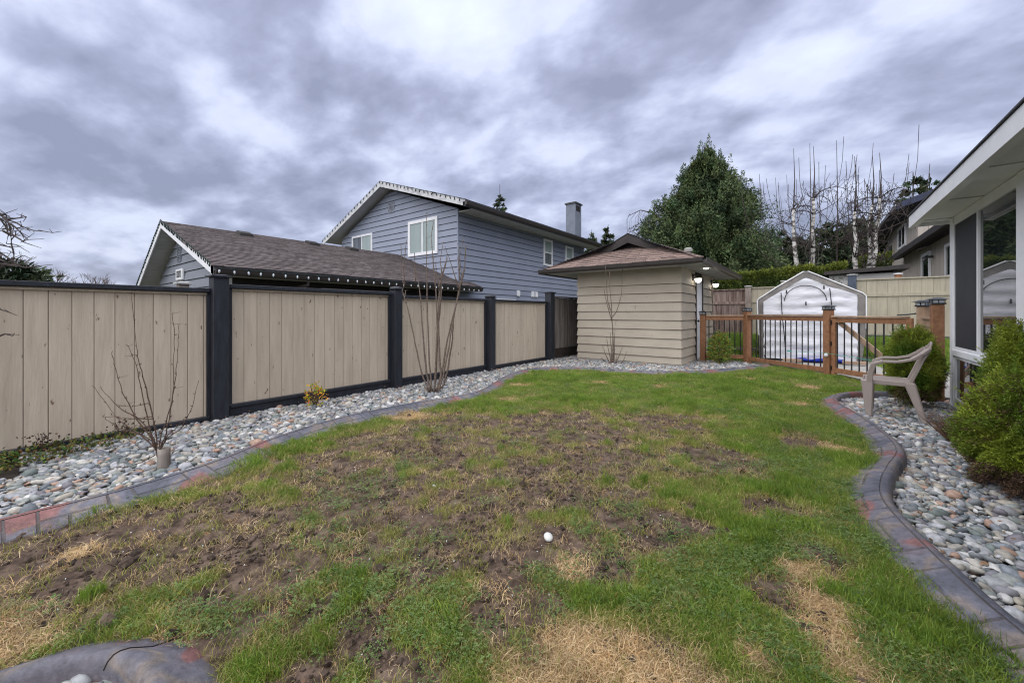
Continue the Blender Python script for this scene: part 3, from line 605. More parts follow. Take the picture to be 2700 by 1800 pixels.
place('dry_grass', G3, x, y, RNG.random(len(x)) < (.80*s_+.022+.05*np.exp(-((g-.35)/.2)**2)), .8, 1.3, '', '')
x, y = lawn_points(240000, 1.2); g, s_ = cover(x, y)
place('clover', G4, x, y, RNG.random(len(x)) < .26*np.clip((fbm(x,y,2.6,3,51)-.5)*4,0,1)*(1-s_)*(.25+g), .8, 1.4, '', '')
CL = [ico(1, 1, .85, .6, .7, 200+i, 'clod', M['clod'], smooth=False) for i in range(5)]
x, y = lawn_points(300000, .9); g, s_ = cover(x, y); cl = np.clip((fbm(x,y,4.2,4,61)-.42)*5,0,1)
k = RNG.random(len(x)) < .55*np.clip(.85-g*1.2,0,1)*cl; x, y = x[k], y[k]; n = len(x); s = RNG.gamma(2.2, .0040, n)+.003
scatter('soil_clods', CL, np.stack([x,y,lz(x,y)],1), RNG.uniform(0,6.28,(n,3)), np.stack([s,s,s],1), RNG.integers(0,5,n), lawn)
# pale crumbs and chips on the bare soil
x, y = lawn_points(60000, 1.0); g, s_ = cover(x, y); k = RNG.random(len(x)) < .10*(1-g); x, y = x[k], y[k]; n = len(x); s = RNG.uniform(.0018,.005,n)
scatter('grit', [ico(1,1,.8,.6,.5,300+i,'grit',M['stone_pale']) for i in range(3)], np.stack([x,y,lz(x,y)+.003],1), RNG.uniform(0,6.28,(n,3)), np.stack([s,s,s],1), RNG.integers(0,3,n), lawn)
# grass behind the railing
n = 9000; x = RNG.uniform(-3.2, 4.2, n); y = RNG.uniform(10.2, 15.9, n); k = (y > 11.6+0*x) & ~((x > -1.1) & (x < 1.2) & (y < 13.4)); k &= ~((x > 1.0)&(y < 11.6)); x, y = x[k], y[k]; n = len(x)
bl = bpy.data.objects['back_lawn']
scatter('green_grass', G1, np.stack([x,y,gz(x,y)-.02],1), np.stack([RNG.normal(0,.1,n)]*2+[RNG.uniform(0,6.28,n)],1), np.ones((n,3))*RNG.uniform(1.8,3.0,(n,1)), RNG.integers(0,8,n), bl)

# ------------------------------------------------------------------ left fence
FX = -5.55
def board_fence(parent, x, y0, y1, z0, z1, m, wdt=.145, th=.018, jit=.0015, gap=.0035, face=1, name='board', zj=0):
    y = y0; r = random.Random(int(abs(y0)*100)+3)
    while y < y1-.02:
        e = min(y+wdt, y1); w_ = (e-y)-gap; j = r.uniform(-jit, jit); dz = r.uniform(-zj, zj); q = .006
        b = MB(); xf = .0; h0, h1 = 0, z1-z0+dz
        # front face with eased edges
        P = lambda yy, xx, zz_: (xx, yy, zz_)
        b.add([P(0,-th,h0),P(0,xf-q*.6,h0),P(q,xf,h0),P(w_-q,xf,h0),P(w_,xf-q*.6,h0),P(w_,-th,h0), P(0,-th,h1),P(0,xf-q*.6,h1),P(q,xf,h1),P(w_-q,xf,h1),P(w_,xf-q*.6,h1),P(w_,-th,h1)],
              [(i, (i+1)%6, 6+(i+1)%6, 6+i) for i in range(6)]+[(5,4,3,2,1,0),(6,7,8,9,10,11)])
        me = b.mesh(name, m); o = bpy.data.objects.new(name, me); COL.objects.link(o); o.parent = parent
        o.location = Vector((x+j, y, z0))-parent.location
        y = e
fence = thing('garden_fence', 'beige board fence with black posts and rails along the left pebble bed', 'fence', (FX,3,-.1))
panels = [(-2.6,1.53,.015,1.44,-.16),(1.72,3.98,.11,1.50,-.12),(4.18,6.38,.10,1.46,-.1),(6.62,8.80,.06,1.46,-.1)]
for y0, y1, zb, zt, zk in panels:
    board_fence(fence, FX-.02, y0+.02, y1-.02, zb, zt, M['beige'])
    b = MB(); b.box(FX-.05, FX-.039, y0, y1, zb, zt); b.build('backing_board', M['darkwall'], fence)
    b = MB(); b.box(FX-.045, FX+.045, y0, y1, zt, zt+.045); b.build('top_rail', M['black'], fence, bevel=.004)
    b = MB(); b.box(FX-.019, FX+.006, y0+.02, y1-.02, zt-.030, zt-.006); b.build('trim_strip', M['beige'], fence, bevel=.003)
    b = MB(); b.box(FX-.05, FX+.012, y0, y1, zk, zb-.045); b.build('kick_board', M['black'], fence, bevel=.003)
    b = MB(); b.box(FX-.05, FX+.034, y0, y1, zb-.042, zb); b.build('bottom_rail', M['black'], fence, bevel=.004)
    for ya in ((y0, y0+.028), (y1-.028, y1)):
        b = MB(); b.box(FX-.019, FX+.012, ya[0], ya[1], zb+.001, zt-.001); b.build('side_trim', M['black'], fence)
def post(parent, x, y, hw, z0, z1, m, capm, name='post', cap='flat', dx=0):
    b = MB(); b.box(x-hw+dx, x+hw+dx, y-hw, y+hw, z0, z1); p = b.build(name, m, parent, bevel=.006)
    b = MB(); e = hw+.028
    if cap == 'flat': b.box(x-e+dx, x+e+dx, y-e, y+e, z1, z1+.022); b.hexa([(x-e*.8+dx,y-e*.8,z1+.022),(x+e*.8+dx,y-e*.8,z1+.022),(x+e*.8+dx,y+e*.8,z1+.022),(x-e*.8+dx,y+e*.8,z1+.022)]+[(x-e*.4+dx,y-e*.4,z1+.034),(x+e*.4+dx,y-e*.4,z1+.034),(x+e*.4+dx,y+e*.4,z1+.034),(x-e*.4+dx,y+e*.4,z1+.034)])
    if cap == 'round': b.lathe((x+dx,y,z1), [(hw*1.0,0),(hw*1.35,.008),(hw*1.42,.028),(hw*1.2,.05),(hw*.5,.064)], 16)
    b.build('post_cap', capm, parent if p.parent else p, smooth=(cap == 'round'))
    return p
post(fence, FX, 1.61, .078, -.16, 1.615, M['black'], M['black'], dx=.035)
post(fence, FX, 4.08, .076, -.14, 1.58, M['black'], M['black'], cap='round', dx=.03)
post(fence, FX, 6.50, .085, -.12, 1.53, M['black'], M['black'], cap='round', dx=.03)
post(fence, FX, 8.93, .095, -.12, 1.73, M['black'], M['black'], cap='flat', dx=.03)
wf = thing('weathered_fence', 'unpainted weathered board fence behind the tan shed corner', 'fence', (FX-.05,11,0))
board_fence(wf, FX-.03, 9.22, 15.4, .24, 1.62, M['weather'], .135, gap=.006, jit=.006, zj=.01)
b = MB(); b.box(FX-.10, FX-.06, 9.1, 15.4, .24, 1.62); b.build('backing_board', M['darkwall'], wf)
b = MB(); b.box(FX-.09, FX+.03, 9.1, 15.4, 1.63, 1.66); b.build('top_rail', M['weather'], wf)
b = MB(); b.box(FX-.05, FX+.0, 9.1, 15.4, -.15, .235); b.build('kick_board', M['soil'], wf)
b = MB(); b.box(FX-.02, FX+.06, 9.06, 9.13, -.1, 1.2); b.build('end_post', M['weather'], wf)
pst = thing('fence_post', 'short tan post with a pale cap peeping over the left fence', 'post', (-6.0,1.39,0))
post(pst, -6.0, 1.39, .050, -.15, 1.545, M['postgrey'], M['soffit'], cap='flat')
pst.children[1].name = 'post_cap'

# ------------------------------------------------------------------ back fence
BY = 16.0
def back_bay(parent, x0, x1, z0, z1, m, rail=True, w_=.19):
    x = x0; r = random.Random(int(abs(x0)*77))
    while x < x1-.03:
        e = min(x+w_, x1); b = MB(); b.box(0, e-x-.005, 0, .02, 0, z1-z0); o = bpy.data.objects.new('board', b.mesh('board', m)); COL.objects.link(o)
        o.parent = parent; o.location = Vector((x, BY+r.uniform(-.002,.002), z0))-parent.location; x = e
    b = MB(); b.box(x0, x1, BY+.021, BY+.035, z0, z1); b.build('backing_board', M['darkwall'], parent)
    b = MB(); b.box(x0, x1, BY-.05, BY+.06, z1+.001, z1+.035); b.build('top_rail', m, parent)
    if rail: b = MB(); b.box(x0, x1, BY-.035, BY-.001, z1-.50, z1-.41); b.build('middle_rail', m, parent)
    b = MB(); b.box(x0, x1, BY-.03, BY-.001, z0-.01, z0+.07); b.build('bottom_rail', m, parent)
    b = MB(); b.box(x0, x1, BY-.02, BY+.02, z0-.4, z0-.012); b.build('kick_board', M['slate'], parent)
bf = thing('stained_fence_bay', 'bay of peeling purplish brown boards between the shed and the white tent', 'fence', (-2.4,BY,.4))
back_bay(bf, -3.4, -1.86, .45, 2.02, M['weather_red'], w_=.16)
bf2 = thing('back_fence', 'pale olive board fence across the back of the yard behind the white tent', 'fence', (1,BY,.4))
back_bay(bf2, -1.68, .88, .45, 2.06, M['backbeige'])
back_bay(bf2, 1.08, 5.6, .56, 2.20, M['backbeige'], w_=.235)
post(bf2, -1.77, BY-.02, .085, 0, 2.12, M['postgrey'], M['soffit'])
post(bf2, .98, BY-.02, .10, 0, 2.36, M['slate'], M['soffit'])
pst = thing('fence_post', 'tan post with a pale cap standing behind the back fence beside the hedge', 'post', (-.78,16.7,.4)); post(pst, -.78, 16.7, .075, 0, 2.30, M['backbeige'], M['soffit'])
pst = thing('fence_post', 'orange brown post with white cap behind the back fence below the tan house', 'post', (2.02,16.4,.4)); post(pst, 2.05, 16.4, .07, 0, 2.36, M['cedar'], M['white'])

# ------------------------------------------------------------------ siding, windows, roofs
def siding(parent, m, O, d, n, rows, name='siding_board', e=.036, gap=.017):
    """rows: (z0, z1, ua0, ub0, ua1, ub1) with the board's ends at its bottom and top"""
    O = Vector((*O,0)); d = Vector((*d,0)); n = Vector((*n,0)); obs = []
    for z0, z1, a0, b0, a1, b1 in rows:
        P = lambda u, z, q: O+d*u+n*q+Vector((0,0,z))
        b = MB(); b.hexa([P(a0,z0+gap,-.01),P(b0,z0+gap,-.01),P(b0,z0+gap,e),P(a0,z0+gap,e),P(a1,z1,-.01),P(b1,z1,-.01),P(b1,z1,.003),P(a1,z1,.003)]); obs.append(b.build(name, m, parent))
    return obs
def window(parent, O, d, n, u0, u1, z0, z1, panes, fw=.07, fm=None, sill=False, off=.046, meeting='v', name='window'):
    O = Vector((*O,0)); d = Vector((*d,0)); n = Vector((*n,0)); fm = fm or M['white']
    def bx(b, a0, a1, c0, c1, q0, q1):
        P = lambda u, z, q: O+d*u+n*q+Vector((0,0,z)); b.hexa([P(a0,c0,q0),P(a1,c0,q0),P(a1,c0,q1),P(a0,c0,q1),P(a0,c1,q0),P(a1,c1,q0),P(a1,c1,q1),P(a0,c1,q1)])
    b = MB(); t = off+.03
    bx(b,u0,u0+fw,z0,z1,0,t); bx(b,u1-fw,u1,z0,z1,0,t); bx(b,u0+fw,u1-fw,z1-fw,z1,0,t-.002); bx(b,u0+fw,u1-fw,z0,z0+fw,0,t-.002)
    k = len(panes); iw = fw*.6
    if meeting == 'v':
        for i in range(1, k): c = u0+fw+(u1-u0-2*fw)*i/k; bx(b,c-iw/2,c+iw/2,z0+fw,z1-fw,0,t-.008)
    else:
        for i in range(1, k): c = z0+fw+(z1-z0-2*fw)*i/k; bx(b,u0+fw,u1-fw,c-iw/2,c+iw/2,0,t-.008)
    if sill: bx(b,u0-.03,u1+.03,z0-.05,z0-.001,0,t+.03)
    wo = b.build(name, fm, parent)
    for i, pm in enumerate(panes):
        b = MB()
        if meeting == 'v': a0 = u0+fw+(u1-u0-2*fw)*i/k; a1 = u0+fw+(u1-u0-2*fw)*(i+1)/k; bx(b,a0+.001,a1-.001,z0+fw,z1-fw,.0,off-.004+.004*(i%2))
        else: c0 = z0+fw+(z1-z0-2*fw)*i/k; c1 = z0+fw+(z1-z0-2*fw)*(i+1)/k; bx(b,u0+fw,u1-fw,c0+.001,c1-.001,.0,off-.004+.004*(i%2))
        b.build('pane', pm, wo)
    return wo
def shingled(parent, A, B, C, D, m, expo=.14, tab=.32, th=.012, name='shingles', seed=0):
    """slope quad A,B (eave, left to right) C,D (ridge, right to left): lapped courses of separate tabs in one mesh"""
    A,B,C,D = map(Vector, (A,B,C,D)); r = random.Random(seed); b = MB()
    Ls = ((D-A).length+(C-B).length)/2; k = max(2, int(Ls/expo)); nrm = (B-A).cross(D-A).normalized()
    if nrm.z < 0: nrm = -nrm
    for i in range(k):
        t0 = i/k; t1 = min(1, (i+1.25)/k); e0 = A.lerp(D,t0); e1 = B.lerp(C,t0); f0 = A.lerp(D,t1); f1 = B.lerp(C,t1)
        W = (e1-e0).length; u = r.uniform(-1,0)*tab
        while u < W-.02:
            a = max(0,u)/W; c = min(W,u+tab*r.uniform(.75,1.25)); cc = c/W; g_ = .0
            b.tone = r.uniform(.72, 1.22); h = th*r.uniform(.8,1.3)
            p = [e0.lerp(e1,a), e0.lerp(e1,cc), f0.lerp(f1,cc), f0.lerp(f1,a)]
            b.add([p[0]+nrm*h, p[1]+nrm*h, p[2]+nrm*.001, p[3]+nrm*.001, p[0]-nrm*.002, p[1]-nrm*.002], [(0,1,2,3),(4,5,1,0),(5,2,1),(4,0,3)])
            u = c+.0
    b.tone = 1.0
    return b.build(name, m, parent, kind='stuff')
def slab(parent, name, m, pts, th):   # pts: quad on the top surface, thickness down
    b = MB(); b.hexa([Vector(p)-Vector((0,0,th)) for p in pts]+[Vector(p) for p in pts]); return b.build(name, m, parent)
def louvre(parent, O, d, n, u, z, w_, h, m, name='gable_vent'):
    O = Vector((*O,0)); d = Vector((*d,0)); n = Vector((*n,0)); b = MB()
    def bx(a0,a1,c0,c1,q0,q1):
        P = lambda uu, zz_, q: O+d*uu+n*q+Vector((0,0,zz_)); b.hexa([P(a0,c0,q0),P(a1,c0,q0),P(a1,c0,q1),P(a0,c0,q1),P(a0,c1,q0),P(a1,c1,q0),P(a1,c1,q1),P(a0,c1,q1)])
    bx(u,u+.03,z,z+h,0,.05); bx(u+w_-.03,u+w_,z,z+h,0,.05); bx(u+.03,u+w_-.03,z,z+.03,0,.048); bx(u+.03,u+w_-.03,z+h-.03,z+h,0,.048)
    k = int((h-.06)/.05)
    for i in range(k): zc = z+.04+(h-.08)*i/k; bx(u+.03,u+w_-.03,zc,zc+.022,.01,.044)
    return b.build(name, m, parent)
def lights(name, label, path, spacing, drop=.05, dark=False, big=1.0):
    """string of bulbs along a roof edge"""
    a = Vector(path[0]); t = thing(name, label, 'string lights', path[0], group='outdoor string lights'); P = [Vector(p) for p in path]
    b = MB(); pts = []; 
    for p, q in zip(P, P[1:]):
        k = max(2, int((q-p).length/spacing))
        for i in range(k): pts.append(p.lerp(q, i/k))
    b.tube([p+Vector((0,0,.015*math.sin(i*2.1))) for i, p in enumerate(pts)]+[P[-1]], .006, 4); b.build('wire', M['greenwire'], t)
    sk = MB(); sk.lathe((0,0,0), [(.011,-.045),(.013,-.02),(.011,.0),(.006,.012)], 6); sm = sk.mesh('socket', M['greenwire'])
    bb = MB(); bb.lathe((0,0,0), [(.004,-.115*big),(.017*big,-.095*big),(.021*big,-.072),(.014,-.046)], 8); bm_ = bb.mesh('bulb', M['bulb'] if not dark else M['greenwire'], True)
    for i, p in enumerate(pts):
        for nm, me in (('socket', sm), ('bulb', bm_)):
            o = bpy.data.objects.new(nm, me); COL.objects.link(o); o.parent = t; o.location = p-t.location
            o.rotation_euler = (random.uniform(-.15,.15), random.uniform(-.15,.15)+(0 if not dark else random.choice((0,0,0,.5))), 0)
    return t

# ------------------------------------------------------------------ big blue-grey house
HX, HY = -11.06, 11.07
house = thing('neighbour_house', 'two storey blue grey house with white windows beyond the left fence', 'house', (-15,15,-.1))
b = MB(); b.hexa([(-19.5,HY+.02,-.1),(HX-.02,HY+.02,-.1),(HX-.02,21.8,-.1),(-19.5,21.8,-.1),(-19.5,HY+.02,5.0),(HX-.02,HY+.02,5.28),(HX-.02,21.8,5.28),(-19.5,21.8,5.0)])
b.prism([(-19.5,HY+.02,5.0),(HX-.02,HY+.02,5.1),(-15.3,HY+.02,6.75)], (0,10.7,0)); b.build('wall', M['darkwall'], house)  # core coloured dark to paint shadow lines between the grey boards
def gtop(x): return 6.80-(x+15.3)*.355 if x > -15.3 else 6.80+(x+15.3)*.43
rows = []; z = 1.0; 
while z < 6.7:
    z1 = min(z+.252, 6.72)
    def ext(zz_):
        lo = -19.52 if zz_ <= gtop(-19.52) else -15.3-(6.80-zz_)/.43
        hi = HX+.02 if zz_ <= gtop(HX) else -15.3+(6.80-zz_)/.355
        return lo+19.5, hi+19.5
    a0,b0 = ext(z); a1,b1 = ext(z1); rows.append((z,z1,a0,b0,a1,b1)); z = z1
siding(house, M['grey_siding'], (-19.5,HY), (1,0), (0,-1), rows)
siding(house, M['grey_siding'], (HX,HY), (0,1), (1,0), [(z, z+.252, -.02, 10.75, -.02, 10.75) for z in np.arange(1.0,5.2,.252)])
b = MB(); b.box(HX-.03,HX+.028,HY-.028,HY+.03,0,5.2); b.build('corner_trim', M['grey_siding'], house)
RY0, RY1 = 10.45, 22.4
ridge = Vector((-15.3,0,7.06)); el = Vector((-20.3,0,5.0)); er_ = Vector((-10.1,0,5.36))
for nm, p, q in (('left', el, ridge), ('right', ridge, er_)):
    A = [(p.x,RY0+.03,p.z),(q.x,RY0+.03,q.z),(q.x,RY1,q.z),(p.x,RY1,p.z)]
    slab(house, 'roof', M['shingle_dark'], A, .10)
    A2 = [(a, b_, c-.102) for a, b_, c in A]; slab(house, 'soffit', M['soffit'], A2, .02)
    # rake fascia
    b = MB(); b.hexa([(p.x,RY0,p.z-.24),(q.x,RY0,q.z-.24),(q.x,RY0+.028,q.z-.24),(p.x,RY0+.028,p.z-.24),(p.x,RY0,p.z),(q.x,RY0,q.z),(q.x,RY0+.028,q.z),(p.x,RY0+.028,p.z)]); b.build('rake_fascia', M['fascia_dirty'], house)
shingled(house, (er_.x,RY0,er_.z+.01), (er_.x,RY1,er_.z+.01), (ridge.x,RY1,7.07), (ridge.x,RY0,7.07), M['shingle_dark'], .2, .5, seed=3)
b = MB(); b.box(HX+.001, -10.2, HY-.0, RY1, 5.16, 5.18); b.build('eave_soffit', M['soffit'], house)
for i in range(28):   # soffit battens seen from below
    yy = HY+i*.4; b = MB(); b.box(HX+.002, -10.21, yy, yy+.012, 5.150, 5.1595); b.build('soffit_seam', M['fascia_dirty'], house)
b = MB(); pr_ = [(-10.19,5.13),(-10.05,5.13),(-10.0,5.17),(-9.98,5.28),(-10.19,5.28)]; b.prism([(x_,RY0,z_) for x_, z_ in pr_], (0,RY1-RY0,0)); b.build('gutter', M['gutter'], house)
b = MB(); b.tube([(-10.08,21.75,5.14),(-10.1,21.75,5.0),(-10.95,21.75,4.75),(-11.0,21.75,4.5),(-11.0,21.75,.2)], .04, 6); b.build('downspout', M['gutter'], house)
W = M['white']
window(house, (-19.5,HY), (1,0), (0,-1), 1.02, 2.75, 3.75, 5.04, [M['pane_dark'], M['pane_curtain']], .09)
window(house, (-19.5,HY), (1,0), (0,-1), 5.45, 7.32, 3.65, 5.17, [M['pane_curtain'], M['pane_curtain']], .13)
window(house, (HX,HY), (0,1), (1,0), 6.15, 7.0, 3.66, 5.05, [M['pane_dark'], M['pane_curtain']], .10, meeting='h')
window(house, (HX,HY), (0,1), (1,0), 8.4, 9.3, 3.6, 4.98, [M['pane_dark'], M['pane_curtain']], .10, meeting='h')
window(house, (HX,HY), (0,1), (1,0), 2.35, 3.7, .6, 1.84, [M['pane_dark'], M['pane_dark']], .10)
window(house, (HX,HY), (0,1), (1,0), 4.3, 5.05, .6, 1.78, [M['pane_dark']], .10)
louvre(house, (-19.5,HY), (1,0), (0,-1), 4.0, 5.78, .42, .46, M['garage_siding'])
for yy in (14.9, 16.1, 16.42):
    b = MB(); b.box(HX+.02, HX+.10, yy, yy+.20, 2.0, 2.26); b.build('vent_hood', M['white'], house, bevel=.01)
b = MB(); cx0, cy0 = -11.62, 20.6; b.box(cx0,cx0+.62,cy0,cy0+.75,4.8,7.62); ch = b.build('chimney', M['chim'], house)
b = MB(); b.box(cx0-.06,cx0+.68,cy0-.06,cy0+.81,7.62,7.70); b.build('chimney_cap', M['gutter'], ch)
b = MB(); b.box(cx0+.615,cx0+.635,cy0+.1,cy0+.6,7.2,7.52); b.build('flue_opening', M['darkwall'], ch)
lights('string_lights', 'dark clip-on lights up the left gable slope of the tall grey house', [(-20.3,RY0-.02,5.0),(-15.3,RY0-.02,7.06)], .26, dark=True)
lights('string_lights', 'dark clip-on lights down the right gable slope of the tall grey house', [(-15.3,RY0-.02,7.06),(-10.1,RY0-.02,5.36)], .26, dark=True)

# ------------------------------------------------------------------ garage with string lights
gar = thing('garage', 'low grey garage with brown shingle roof and house number beyond the left fence', 'garage', (-14,7,-.1))
GY0, GW, GY1 = 2.94, 3.42, 11.8; gr = Vector((-14.86,0,3.83)); ge = Vector((-10.5,0,2.24)); gl_ = Vector((-17.95,0,2.12))
b = MB(); b.hexa([(-17.4,GW,-.1),(-11.0,GW,-.1),(-11.0,11.05,-.1),(-17.4,11.05,-.1),(-17.4,GW,2.0),(-11.0,GW,2.1),(-11.0,11.05,2.1),(-17.4,11.05,2.0)]); b.prism([(-17.4,GW,2.0),(-11.0,GW,2.1),(-14.86,GW,3.5)], (0,7,0)); b.build('wall', M['darkwall'], gar)  # dark core behind the gable boards, shade of their gaps put into colour
def gt(zz_):
    lo = -17.42 if zz_ < 2.2 else -14.86-(3.62-zz_)/.553; hi = -10.98 if zz_ < 2.16 else -14.86+(3.62-zz_)/.365
    return lo+17.4, hi+17.4
rows = []; z = .35
while z < 3.5:
    z1 = min(z+.255, 3.55); a0,b0 = gt(z); a1,b1 = gt(z1); rows.append((z,z1,a0,b0,a1,b1)); z = z1
siding(gar, M['garage_siding'], (-17.4,GW), (1,0), (0,-1), rows)
b = MB(); b.box(-11.03,-10.96,GW-.03,GW+.04,-.1,2.12); b.build('corner_trim', M['white'], gar)
b = MB(); b.box(-11.0,-10.97,GW+.04,11.0,-.1,2.06); b.build('side_wall', M['darkwall'], gar)
b = MB(); b.box(-10.968,-10.93,5.6,8.4,1.78,1.90); b.build('window_head', M['soffit'], gar)
for p, q, eavez in ((gl_, gr, 0), (gr, ge, 1)):
    A = [(p.x,GY0+.03,p.z),(q.x,GY0+.03,q.z),(q.x,GY1,q.z),(p.x,GY1,p.z)]
    slab(gar, 'roof', M['shingle_dark'], A, .07)
    slab(gar, 'soffit', M['soffit'], [(a, b_, c-.072) for a, b_, c in [(p.x,GY0+.03,p.z),(q.x,GY0+.03,q.z),(q.x,GW+.1,q.z),(p.x,GW+.1,p.z)]], .02)
    for i in range(18):   # soffit plank seams
        t_ = i/18; c = p.lerp(q, t_); b = MB(); b.box(c.x-.004, c.x+.004, GY0+.04, GW-.02, c.z-.099, c.z-.0935); b.build('soffit_seam', M['fascia_dirty'], gar)
    b = MB(); b.hexa([(p.x,GY0,p.z-.19),(q.x,GY0,q.z-.19),(q.x,GY0+.026,q.z-.19),(p.x,GY0+.026,p.z-.19),(p.x,GY0,p.z),(q.x,GY0,q.z),(q.x,GY0+.026,q.z),(p.x,GY0+.026,p.z)]); b.build('rake_fascia', M['white'], gar)
    b = MB(); b.hexa([(p.x,GY1-.02,p.z-.19),(q.x,GY1-.02,q.z-.19),(q.x,GY1+.01,q.z-.19),(p.x,GY1+.01,p.z-.19),(p.x,GY1-.02,p.z-.01),(q.x,GY1-.02,q.z-.01),(q.x,GY1+.01,q.z-.01),(p.x,GY1+.01,p.z-.01)]); b.build('rake_fascia', M['white'], gar)
shingled(gar, (ge.x+.02,GY0-.01,ge.z+.004), (ge.x+.02,GY1+.02,ge.z+.004), (gr.x,GY1+.02,3.84), (gr.x,GY0-.01,3.84), M['shingle'], .135, .30, th=.017, seed=5)
b = MB(); b.box(-10.6,-10.5,GY0,GY0+.03,2.0,2.26); b.build('fascia_return', M['white'], gar)
b = MB(); b.prism([(x_,GY0+.04,z_) for x_, z_ in [(-10.56,2.05),(-10.42,2.05),(-10.39,2.10),(-10.37,2.19),(-10.56,2.19)]], (0,GY1-GY0-.06,0)); b.build('gutter', M['gutter'], gar)
b = MB(); b.box(-10.98,-10.57,GY0+.04,GY1-.05,2.055,2.075); b.build('eave_soffit', M['soffit'], gar)
b = MB(); b.tube([(-10.47,5.0,2.06),(-10.47,5.0,1.93),(-10.75,4.75,1.82),(-10.93,4.7,1.75),(-10.93,4.7,.1)], .045, 6); b.build('downspout', M['gutter'], gar)
louvre(gar, (-17.4,GW), (1,0), (0,-1), 2.22, 2.72, .36, .56, M['garage_siding'])
for yy in (4.7, 6.85, 8.4):
    xx = -14.45; zc = 3.83-(xx+14.86)*.365; b = MB(); b.hexa([(xx-.2,yy,zc+.075),(xx+.2,yy,zc-.07),(xx+.2,yy+.42,zc-.07),(xx-.2,yy+.42,zc+.075),(xx-.16,yy+.04,zc+.16),(xx+.16,yy+.04,zc+.05),(xx+.16,yy+.38,zc+.05),(xx-.16,yy+.38,zc+.16)]); b.build('roof_vent', M['darkwall'], gar)
# house number box on the gable
sg = thing('house_number', 'white lit box reading 12372 on the grey garage gable', 'house number', (-14.85,GW-.1,2.15))
b = MB(); b.box(-15.16,-14.50,GW-.085,GW-.02,2.17,2.50); b.build('sign_box', M['white'], sg, bevel=.015)
cu = bpy.data.curves.new('digits', 'FONT'); cu.body = '12372'; cu.size = .27; cu.extrude = .004; cu.align_x = 'CENTER'; cu.align_y = 'CENTER'; cu.space_character = .92
to = bpy.data.objects.new('digits_curve', cu); COL.objects.link(to); dg = bpy.context.evaluated_depsgraph_get(); tm = bpy.data.meshes.new_from_object(to.evaluated_get(dg)); bpy.data.objects.remove(to)
tm.materials.clear(); tm.materials.append(M['iron']); tm.transform(Matrix.Translation((-14.83,GW-.09,2.335)) @ Matrix.Rotation(R(90),4,'X') @ Matrix.Scale(.72,4,(1,0,0)))
tm.name = 'digits'; obj('digits', tm, sg)
lights('string_lights', 'string of clear bulbs hanging along the brown garage eave', [(-10.365,GY0+.1,2.20),(-10.365,GY1,2.16)], .268, big=1.1)
lights('string_lights', 'dark bulbs clipped down the right gable edge of the garage', [(gr.x,GY0-.01,3.88),(ge.x,GY0-.01,2.29)], .15, dark=True)
lights('string_lights', 'dark bulbs clipped up the left gable edge of the garage', [(gl_.x,GY0-.01,2.17),(gr.x,GY0-.01,3.88)], .13, dark=True)

# ------------------------------------------------------------------ garden shed
SX0, SX1, SY0, SY1 = -4.98, -2.38, 9.50, 13.10
shed = thing('garden_shed', 'tan lap sided garden shed with brown hip roof and white door', 'shed', (-3.7,11,0))
b = MB(); b.box(SX0+.02,SX1-.02,SY0+.02,SY1,0,2.30); b.build('wall', M['darkwall'], shed)  # dark core instead of tan, painting the shade under each lap board
b = MB(); b.box(SX0-.25,SX1+.05,SY0-.05,SY1,-.05,.015); b.build('slab', M['concrete'], shed)
zs = [.015,.175]+[.175+.2125*k for k in range(1,9)]+[2.29]
for i, (za, zb) in enumerate(zip(zs, zs[1:])):
    fl = .012*max(0, 5-i)*0
    siding(shed, M['shed_siding'], (SX0,SY0), (1,0), (0,-1), [(za,zb,-.026,SX1-SX0+.026,-.008,SX1-SX0+.008)], e=.034, gap=.010)
    dr = (1.34, 2.16)
    for a, c in ((-.006, dr[0]), (dr[1], 3.62)):
        siding(shed, M['shed_siding'], (SX1,SY0), (0,1), (1,0), [(za,zb,a,c,a,c)], e=.032, gap=.010)
O_, d_, n_ = Vector((SX1,SY0,0)), Vector((0,1,0)), Vector((1,0,0))
b = MB(); b.box(SX1-.01,SX1+.012,SY0+1.40,SY0+2.10,.03,2.10); door = b.build('door', M['white'], shed)
b = MB()
for y0_, y1_, z0_, z1_ in ((1.345,1.395,.02,2.16),(2.105,2.155,.02,2.16),(1.395,2.105,2.105,2.16)): b.box(SX1-.01,SX1+.04,SY0+y0_,SY0+y1_,z0_,z1_)
b.build('door_frame', M['gutter'], shed)
b = MB(); b.lathe((0,0,0), [(.012,0),(.012,.03),(.03,.04),(.034,.055),(.02,.07)], 12); hm = b.mesh('door_handle', M['iron'], True); hm.transform(Matrix.Translation((SX1+.012,SY0+1.47,1.0)) @ Matrix.Rotation(R(90),4,'Y')); o = obj('door_handle', hm, door)
